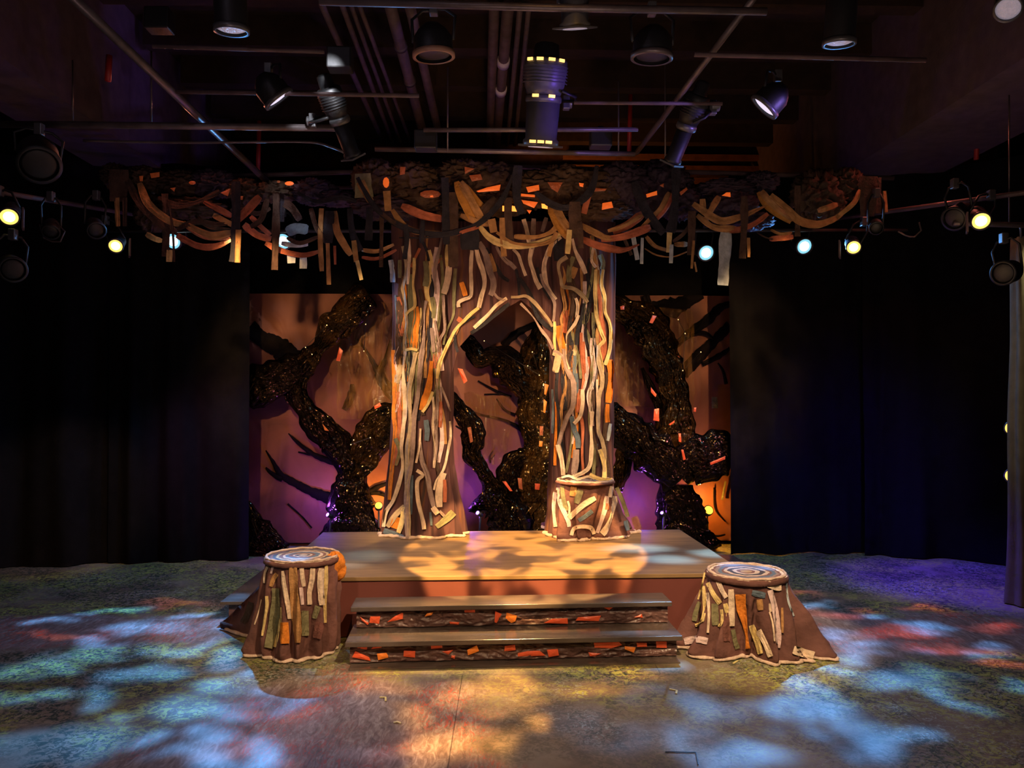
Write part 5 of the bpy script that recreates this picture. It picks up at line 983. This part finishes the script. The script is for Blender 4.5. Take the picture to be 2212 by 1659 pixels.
# ------------------------------------------------------------------ tape marks on the floor
for k, (pts, w) in enumerate([([(820, 1506), (833, 1506), (833, 1514)], 'yellow tape corner mark left of centre on the floor'), ([(1446, 1488), (1462, 1491), (1461, 1498)], 'yellow tape corner mark right of centre on the floor'),
                              ([(1437, 1624), (1503, 1625), (1508, 1652)], 'thin dark tape corner near the front edge of the floor'), ([(1584, 1433), (1594, 1427)], 'small yellow tape scrap in front of the right stump')]):
    q = [F(x, y, .004) for x, y in pts]; mb = MB()
    for a, b in zip(q, q[1:]):
        d = (b - a); l = d.length; an = math.atan2(d.y, d.x); mb.box((a + b) / 2, (l, .004 if k == 2 else .011, .003), Matrix.Rotation(an, 3, 'Z'))
    o = mb.build('tape_mark', M['metal_black'] if k == 2 else M['tape'], smooth=False); tag(o, w, 'tape')
o = MB().tube([F(850, 1561, .004), F(858, 1559, .006), F(866, 1562, .004)], .005, 8).build('paper_scrap', M['tape_w']); tag(o, 'tiny white paper scrap on the front floor', 'scrap')

# ------------------------------------------------------------------ uplights at the foot of the flats
def uplight(px, py, Y, m, label, d, size=.035):
    p = P(px, py, Y); root = empty('uplight', p, label, 'lamp')
    MB().lathe(p, d, [(-.08, size * .7), (-.06, size * 1.1), (0, size * 1.15)]).build('housing', M['metal_black'], root)
    MB().lathe(p, d, [(.001, size * .2), (.004, size * .95)]).build('lens', M[m], root)
    MB().tube([p - Vector(d).normalized() * .05, Vector((p.x, p.y + .02, 0))], .010, 8).build('stand', M['metal_black'], root)
    return p
u1 = uplight(708, 1112, 8.30, 'led_v', 'violet uplight beside the left plastic trunk', (-.5, -.6, .4), .022)
u2 = uplight(1032, 1108, 8.0, 'led_v', 'violet uplight under the spur of the middle plastic tree', (-.5, -.6, .4), .022)
u3 = uplight(1430, 1108, 8.25, 'led_v', 'violet uplight beside the right plastic trunk', (-.5, -.6, .4), .018)
u4 = uplight(818, 1092, 8.45, 'led_o', 'amber uplight left of the left arch trunk', (.1, -.8, .4), .040)
u5 = uplight(1531, 1102, 8.5, 'led_o', 'amber uplight at the lower right corner of the right flat', (.1, -.8, .4), .050)

# ------------------------------------------------------------------ lighting
def aim(o, tgt): o.rotation_euler = (Vector(tgt) - o.location).to_track_quat('-Z', 'Y').to_euler()
def point(loc, col, pw, r=.05, name='lamp'):
    l = bpy.data.lights.new(name, 'POINT'); l.color = col; l.energy = pw; l.shadow_soft_size = r
    o = bpy.data.objects.new(name, l); C.objects.link(o); o.location = loc; return o
def spot(loc, tgt, col, pw, ang, blend=.3, r=.04, gobo=None, name='beam'):
    l = bpy.data.lights.new(name, 'SPOT'); l.color = col; l.energy = pw; l.spot_size = radians(ang); l.spot_blend = blend; l.shadow_soft_size = r
    o = bpy.data.objects.new(name, l); C.objects.link(o); o.location = loc; aim(o, tgt)
    if gobo:
        sc, lo, hi, seed = gobo[:4]; fl = gobo[4] if len(gobo) > 4 else 0.
        l.use_nodes = True; nd, lk = l.node_tree.nodes, l.node_tree.links; em = nd['Emission']
        tc = nd.new('ShaderNodeTexCoord'); sx = nd.new('ShaderNodeSeparateXYZ'); lk.new(tc.outputs['Normal'], sx.inputs[0])
        cb = nd.new('ShaderNodeCombineXYZ')
        for ax in (0, 1):
            dv = nd.new('ShaderNodeMath'); dv.operation = 'DIVIDE'; lk.new(sx.outputs[ax], dv.inputs[0]); lk.new(sx.outputs[2], dv.inputs[1]); lk.new(dv.outputs[0], cb.inputs[ax])
        cb.inputs[2].default_value = seed
        n = nd.new('ShaderNodeTexNoise'); n.inputs['Scale'].default_value = sc; n.inputs['Detail'].default_value = 1.5; n.inputs['Roughness'].default_value = .45; n.inputs['Distortion'].default_value = .5
        lk.new(cb.outputs[0], n.inputs['Vector'])
        rp = ramp(nd, [(lo, fl), (hi, 1.)]); rp.color_ramp.interpolation = 'EASE'; lk.new(n.outputs['Fac'], rp.inputs['Fac']); lk.new(rp.outputs['Color'], em.inputs['Strength'])
    return o
AMB = (1, .56, .22); WARM = (1, .70, .42); BLUE = (.22, .62, 1); RED = (1, .10, .05); VIO = (.22, .06, 1)
# front wash on set, steps and stumps
spot((-1.6, .2, 4.4), (-.3, 5.6, .4), WARM, 330, 36, .7, .08)
spot((2.2, .2, 4.4), (.8, 5.6, .4), WARM, 330, 36, .7, .08)
# leafy amber special on the deck
spot((.1, 2.6, 4.6), F(1130, 1200, H), (1, .58, .18), 6000, 21, .10, .02, gobo=(19, .40, .56, 2.3, .10))
# amber texture on the arch, trees and flats
spot((-2.4, 3.2, 3.0), P(960, 930, 7.2), (1, .66, .34), 1250, 36, .5, .03, gobo=(8, .36, .58, 5.1, .15))
spot((3.2, 3.4, 3.0), P(1270, 930, 7.4), (1, .66, .34), 1250, 36, .5, .03, gobo=(8, .36, .58, 9.4, .15))
spot((-2.2, 5.4, 3.0), P(720, 850, 8.8), AMB, 300, 52, .8, .03, gobo=(5, .36, .6, 1.4, .3))
spot((2.8, 5.4, 3.0), P(1470, 850, 8.8), AMB, 300, 52, .8, .03, gobo=(5, .36, .6, 7.7, .3))
spot((.25, 4.0, 2.9), P(1090, 880, 8.8), AMB, 520, 26, .8, .03)
# stump specials
spot((1.6, 1.5, 4.5), c1 + Vector((.0, 0, .3)), (1, .70, .38), 1000, 15, .5, .04)
spot((.6, 1.2, 4.5), c2 + Vector((0, 0, .3)), (1, .70, .38), 1250, 17, .5, .04)
def fl(px, py, rx, ry):
    c = F(px, py); Yc = c.y; return (c.x, c.y, rx * Yc / FPX, Yc * ry / (py - 860))
def pattern(loc, tgt, col, pw, blobs, base=.04, ang=150, warp=.28, seed=0., r=.04, edge=(.35, 1.15), name='pattern_beam'):
    """a break-up slide: soft openings thrown onto the floor where listed (floor metres)"""
    o = spot(loc, tgt, col, pw, ang, .2, r, name=name); l = o.data; l.use_nodes = True; nd, lk = l.node_tree.nodes, l.node_tree.links; em = nd['Emission']
    def vm(op, a, b):
        x = nd.new('ShaderNodeVectorMath'); x.operation = op
        for s_, v in ((x.inputs[0], a), (x.inputs[1], b)):
            if isinstance(v, (tuple, list)): s_.default_value = v
            elif v is not None: lk.new(v, s_)
        return x
    tc = nd.new('ShaderNodeTexCoord'); vr = nd.new('ShaderNodeVectorRotate'); vr.rotation_type = 'EULER_XYZ'; vr.inputs['Rotation'].default_value = o.rotation_euler
    lk.new(tc.outputs['Normal'], vr.inputs['Vector'])
    sx = nd.new('ShaderNodeSeparateXYZ'); lk.new(vr.outputs['Vector'], sx.inputs[0])
    cb = nd.new('ShaderNodeCombineXYZ')
    for ax in (0, 1):
        dv = nd.new('ShaderNodeMath'); dv.operation = 'DIVIDE'; lk.new(sx.outputs[ax], dv.inputs[0]); lk.new(sx.outputs[2], dv.inputs[1])
        ml = nd.new('ShaderNodeMath'); ml.operation = 'MULTIPLY_ADD'; ml.inputs[1].default_value = -o.location.z; ml.inputs[2].default_value = o.location[ax]
        lk.new(dv.outputs[0], ml.inputs[0]); lk.new(ml.outputs[0], cb.inputs[ax])
    n = nd.new('ShaderNodeTexNoise'); n.noise_dimensions = '4D'; n.inputs['W'].default_value = seed; n.inputs['Scale'].default_value = 2.2; n.inputs['Detail'].default_value = 2; lk.new(cb.outputs[0], n.inputs['Vector'])
    ws = vm('SUBTRACT', n.outputs['Color'], (.5, .5, .5)); wm = vm('MULTIPLY', ws.outputs[0], (warp * 3.2, warp * 3.2, 0)); pos = vm('ADD', cb.outputs[0], wm.outputs[0]).outputs[0]
    acc = None
    for b in blobs:
        d = vm('SUBTRACT', pos, (b[0], b[1], 0)); m_ = vm('MULTIPLY', d.outputs[0], (1 / b[2], 1 / b[3], 0)); ln = nd.new('ShaderNodeVectorMath'); ln.operation = 'LENGTH'; lk.new(m_.outputs[0], ln.inputs[0])
        mr = nd.new('ShaderNodeMapRange'); mr.interpolation_type = 'SMOOTHSTEP'; mr.inputs['From Min'].default_value = edge[1]; mr.inputs['From Max'].default_value = edge[0]
        mr.inputs['To Max'].default_value = b[4] if len(b) > 4 else 1.; lk.new(ln.outputs['Value'], mr.inputs['Value'])
        if acc is None: acc = mr.outputs[0]
        else:
            mx = nd.new('ShaderNodeMath'); mx.operation = 'MAXIMUM'; lk.new(acc, mx.inputs[0]); lk.new(mr.outputs[0], mx.inputs[1]); acc = mx.outputs[0]
    ad = nd.new('ShaderNodeMath'); ad.operation = 'ADD'; ad.inputs[1].default_value = base; lk.new(acc, ad.inputs[0])
    lk.new(ad.outputs[0], em.inputs['Strength']); return o
bl_L = [fl(*b) for b in ((20, 1445, 60, 34), (120, 1432, 70, 22), (180, 1388, 60, 14), (60, 1505, 70, 20), (215, 1402, 70, 18), (310, 1447, 90, 26), (200, 1503, 60, 25), (150, 1612, 120, 60), (30, 1625, 80, 60), (330, 1352, 80, 20),
        (450, 1365, 70, 16), (400, 1397, 80, 16), (500, 1422, 60, 16), (480, 1480, 90, 24), (425, 1532, 110, 32), (455, 1592, 60, 25), (250, 1542, 50, 12), (100, 1345, 60, 10), (240, 1322, 80, 9), (440, 1325, 40, 10), (560, 1450, 50, 14), (620, 1490, 60, 30), (300, 1600, 60, 22), (420, 1640, 90, 20), (560, 1620, 60, 40))]
bl_R = [fl(*b) for b in ((1530, 1525, 85, 45), (1485, 1610, 70, 60), (1600, 1645, 110, 40), (1745, 1490, 75, 26), (1800, 1535, 95, 42), (1705, 1540, 75, 26), (1830, 1452, 55, 20), (1960, 1472, 110, 30), (1860, 1590, 75, 32), (1800, 1372, 65, 20),
        (1900, 1402, 65, 16), (1990, 1352, 60, 12), (1890, 1327, 50, 10), (2050, 1505, 60, 22), (2185, 1482, 50, 18), (1745, 1310, 60, 10), (1550, 1440, 60, 14), (1650, 1457, 80, 12), (2120, 1405, 70, 11), (1960, 1605, 60, 26), (1840, 1410, 60, 20), (1790, 1440, 50, 20))] + [fl(*b) + (.4,) for b in ((1330, 1600, 80, 40), (1250, 1560, 70, 40), (1380, 1500, 70, 20))]
qL = P(612, 521, 7.5) + Vector((0, -.22, -.10)); qR = P(1737, 532, 7.5) + Vector((0, -.22, -.10))
pattern(qL, F(330, 1480), (.13, .44, 1), 1500, bl_L, seed=1., base=.06, edge=(.1, 1.3))
pattern(qR, F(1750, 1480), (.13, .42, 1), 1250, bl_R, seed=4., base=.06, edge=(.1, 1.3))
# deck and tread cool light
def fh(px, py, rx, ry, z):
    c = F(px, py, z); return (c.x, c.y, rx * c.y / FPX, c.y * ry / (py - 860))
def lift(b, loc, z):  # slides are laid out at floor level: follow the beam on from the deck
    k = loc.z / (loc.z - z); return (loc.x + (b[0] - loc.x) * k, loc.y + (b[1] - loc.y) * k, b[2] * k, b[3] * k) + tuple(b[4:])
qD = P(1525, 546, 7.5) + Vector((0, -.22, -.08))
pattern(qD, F(1100, 1260), (.25, .58, 1), 900, [lift(fh(*b, H), qD, H) for b in ((790, 1200, 70, 14), (740, 1222, 60, 10), (1380, 1185, 90, 12), (1450, 1210, 80, 12), (1540, 1195, 50, 10), (700, 1170, 40, 6))] +
        [lift(fh(*b, zB), qD, zB) for b in ((1380, 1300, 80, 8), (800, 1306, 50, 8), (1100, 1303, 80, 4))] + [lift(fh(*b, zA), qD, zA) for b in ((1440, 1368, 60, 14), (770, 1376, 40, 16))], base=.03, seed=7., warp=.08, ang=120)
# red break-up
red = [fl(*b) for b in ((640, 1540, 60, 22), (720, 1490, 80, 14), (560, 1620, 70, 30), (860, 1620, 60, 40), (900, 1590, 40, 30), (540, 1530, 40, 14), (150, 1370, 110, 8), (380, 1310, 90, 7))]
pattern(Vector((-2.6, 6.4, 4.0)), F(650, 1560), (1, .28, .16), 380, red, base=.02, seed=3., edge=(.1, 1.3))
pattern(Vector((-1.8, 1.2, 4.7)), F(650, 1560), (.85, .72, .95), 330, [fl(*b) for b in ((600, 1590, 150, 60), (560, 1500, 60, 30), (760, 1520, 120, 40), (330, 1350, 160, 25), (850, 1620, 60, 30), (1900, 1400, 150, 30))], base=.04, seed=5., edge=(.1, 1.3), ang=110)
redR = [fl(*b) for b in ((1800, 1325, 90, 8), (1950, 1370, 110, 14), (2080, 1400, 110, 14), (2150, 1350, 80, 10), (1720, 1285, 60, 6), (2000, 1315, 80, 7), (2180, 1440, 40, 12))]
pattern(Vector((3.8, 6.4, 4.0)), F(2000, 1375), (1, .20, .14), 600, redR, base=.02, seed=9., edge=(.1, 1.3))
# amber pool down centre
amb = [fl(*b) for b in ((1030, 1500, 90, 40), (1120, 1480, 80, 34), (1000, 1610, 110, 44), (1120, 1560, 40, 30))] + [fl(*b) + (.45,) for b in ((1280, 1480, 120, 22), (860, 1480, 80, 26), (900, 1560, 70, 40), (1330, 1450, 90, 10))]
pattern(Vector((.4, 1.2, 4.7)), F(1080, 1540), (1, .50, .13), 5400, amb, base=.02, seed=11., ang=80, edge=(.1, 1.3))
qA = Vector((.3, 6.3, 2.95))
pattern(qA, F(1080, 1350), (1, .62, .24), 900, [lift(fh(*b, zB), qA, zB) for b in ((1020, 1304, 260, 16),)] + [lift(fh(*b, zA), qA, zA) for b in ((1000, 1376, 290, 18),)], base=.02, seed=2., warp=.03, ang=130)
# warm sides from the visible warm lanterns
for (p, Y, d, r, w), t, pw in zip(W, (F(1500, 1500), F(1300, 1450), F(600, 1550), F(800, 1450)), (150, 120, 150, 120)):
    spot(P(*p, Y) + Vector(d).normalized() * .1, t, (1, .72, .36), pw, 40, .6, .04, gobo=(6, .42, .6, p[0] * .01))
# violet spill at back right
spot((2.9, 7.3, 3.3), F(2060, 1255) + Vector((0, 0, .0)), (.08, .015, 1), 800, 40, .8, .05)
spot((3.6, 6.4, .9), (3.9, 8.3, .9), (.08, .02, 1), 60, 90, .9, .05)
# faint warm on the left drape foot, and on the floor at the back left
spot((-2.0, 5.0, 2.6), F(90, 1190), (1, .55, .3), 150, 26, .6, .05)
spot((-2.2, 6.6, 3.2), F(400, 1255), (.8, .8, .4), 40, 34, .8, .05)
spot((4.6, 6.0, 3.2), F(1800, 1255), (.9, .75, .4), 60, 30, .8, .05)
spot((3.2, 3.6, 2.6), P(2205, 850, 6.2), (1, .80, .5), 45, 34, .9, .1)
# uplights
point(u1 + Vector((-.06, .12, .05)), VIO, 15, .02); point(u2 + Vector((-.10, .3, .05)), VIO, 20, .02); point(u3 + Vector((-.16, .2, .02)), VIO, 15, .02)
point(u4 + Vector((0, .10, .04)), (1, .42, .04), 17, .02); point(u5 + Vector((0, .12, .04)), (1, .42, .04), 16, .02)
# mauve wash on the lower flats
spot((-3.2, 6.0, 1.9), P(600, 1050, 8.8), (.85, .28, .50), 85, 60, .9, .1)
spot((3.2, 7.0, 1.9), P(1400, 1080, 8.8), (.85, .28, .55), 30, 50, .9, .1)
# rig glints: violet and white spots added to edge the lanterns, no fixtures
spot((-.9, 4.4, 3.95), P(690, 280, 5.6), (.9, .92, 1), 120, 20, .7, .03)
spot((2.9, 4.4, 3.2), P(1480, 260, 5.3), (.35, .22, 1), 110, 24, .7, .03)
spot((1.5, 4.4, 3.2), P(1200, 220, 5.2), (.25, .12, 1), 70, 24, .7, .03)
spot((.6, 9.4, 3.6), (2.0, 10.9, 4.9), (1, .36, .08), 55, 100, .9, .1)
point((.6, 3.4, 2.6), (1, .74, .62), 6, .5)  # weak fill added so the dark ceiling pipes show, no fixture
spot((-.8, 1.5, 1.2), (-1.0, 6.4, 4.4), (.95, .62, .62), 60, 75, .9, .3)  # this and the next: upward fills added for ceiling and canopy, no fixtures
spot((1.4, 1.5, 1.2), (2.2, 6.2, 4.4), (1, .66, .55), 70, 80, .9, .3)
spot((.3, 2.8, 1.6), P(1080, 450, 6.6), (1, .52, .20), 130, 36, .8, .2)  # amber spot added to brighten the middle of the canopy
point((.2, 5.3, 2.7), (1, .58, .3), 7, .3)  # this and the next two: fills added below the canopy, no fixtures
point((-1.9, 5.4, 2.5), (1, .42, .45), 4, .3); point((3.0, 5.4, 2.5), (1, .60, .3), 6, .3)

w = bpy.data.worlds.new('world'); SC.world = w; w.use_nodes = True
w.node_tree.nodes['Background'].inputs[0].default_value = (.02, .018, .022, 1); w.node_tree.nodes['Background'].inputs[1].default_value = .2
SC.view_settings.view_transform = 'Standard'; SC.view_settings.look = 'None'
SC.view_settings.exposure = 0.2
SC.cycles.use_denoising = True
SC.cycles.use_adaptive_sampling = True; SC.cycles.adaptive_threshold = .05; SC.cycles.adaptive_min_samples = 12
SC.cycles.max_bounces = 4; SC.cycles.diffuse_bounces = 2; SC.cycles.glossy_bounces = 3; SC.cycles.transparent_max_bounces = 8
SC.cycles.sample_clamp_indirect = 4
SC.cycles.caustics_reflective = False; SC.cycles.caustics_refractive = False
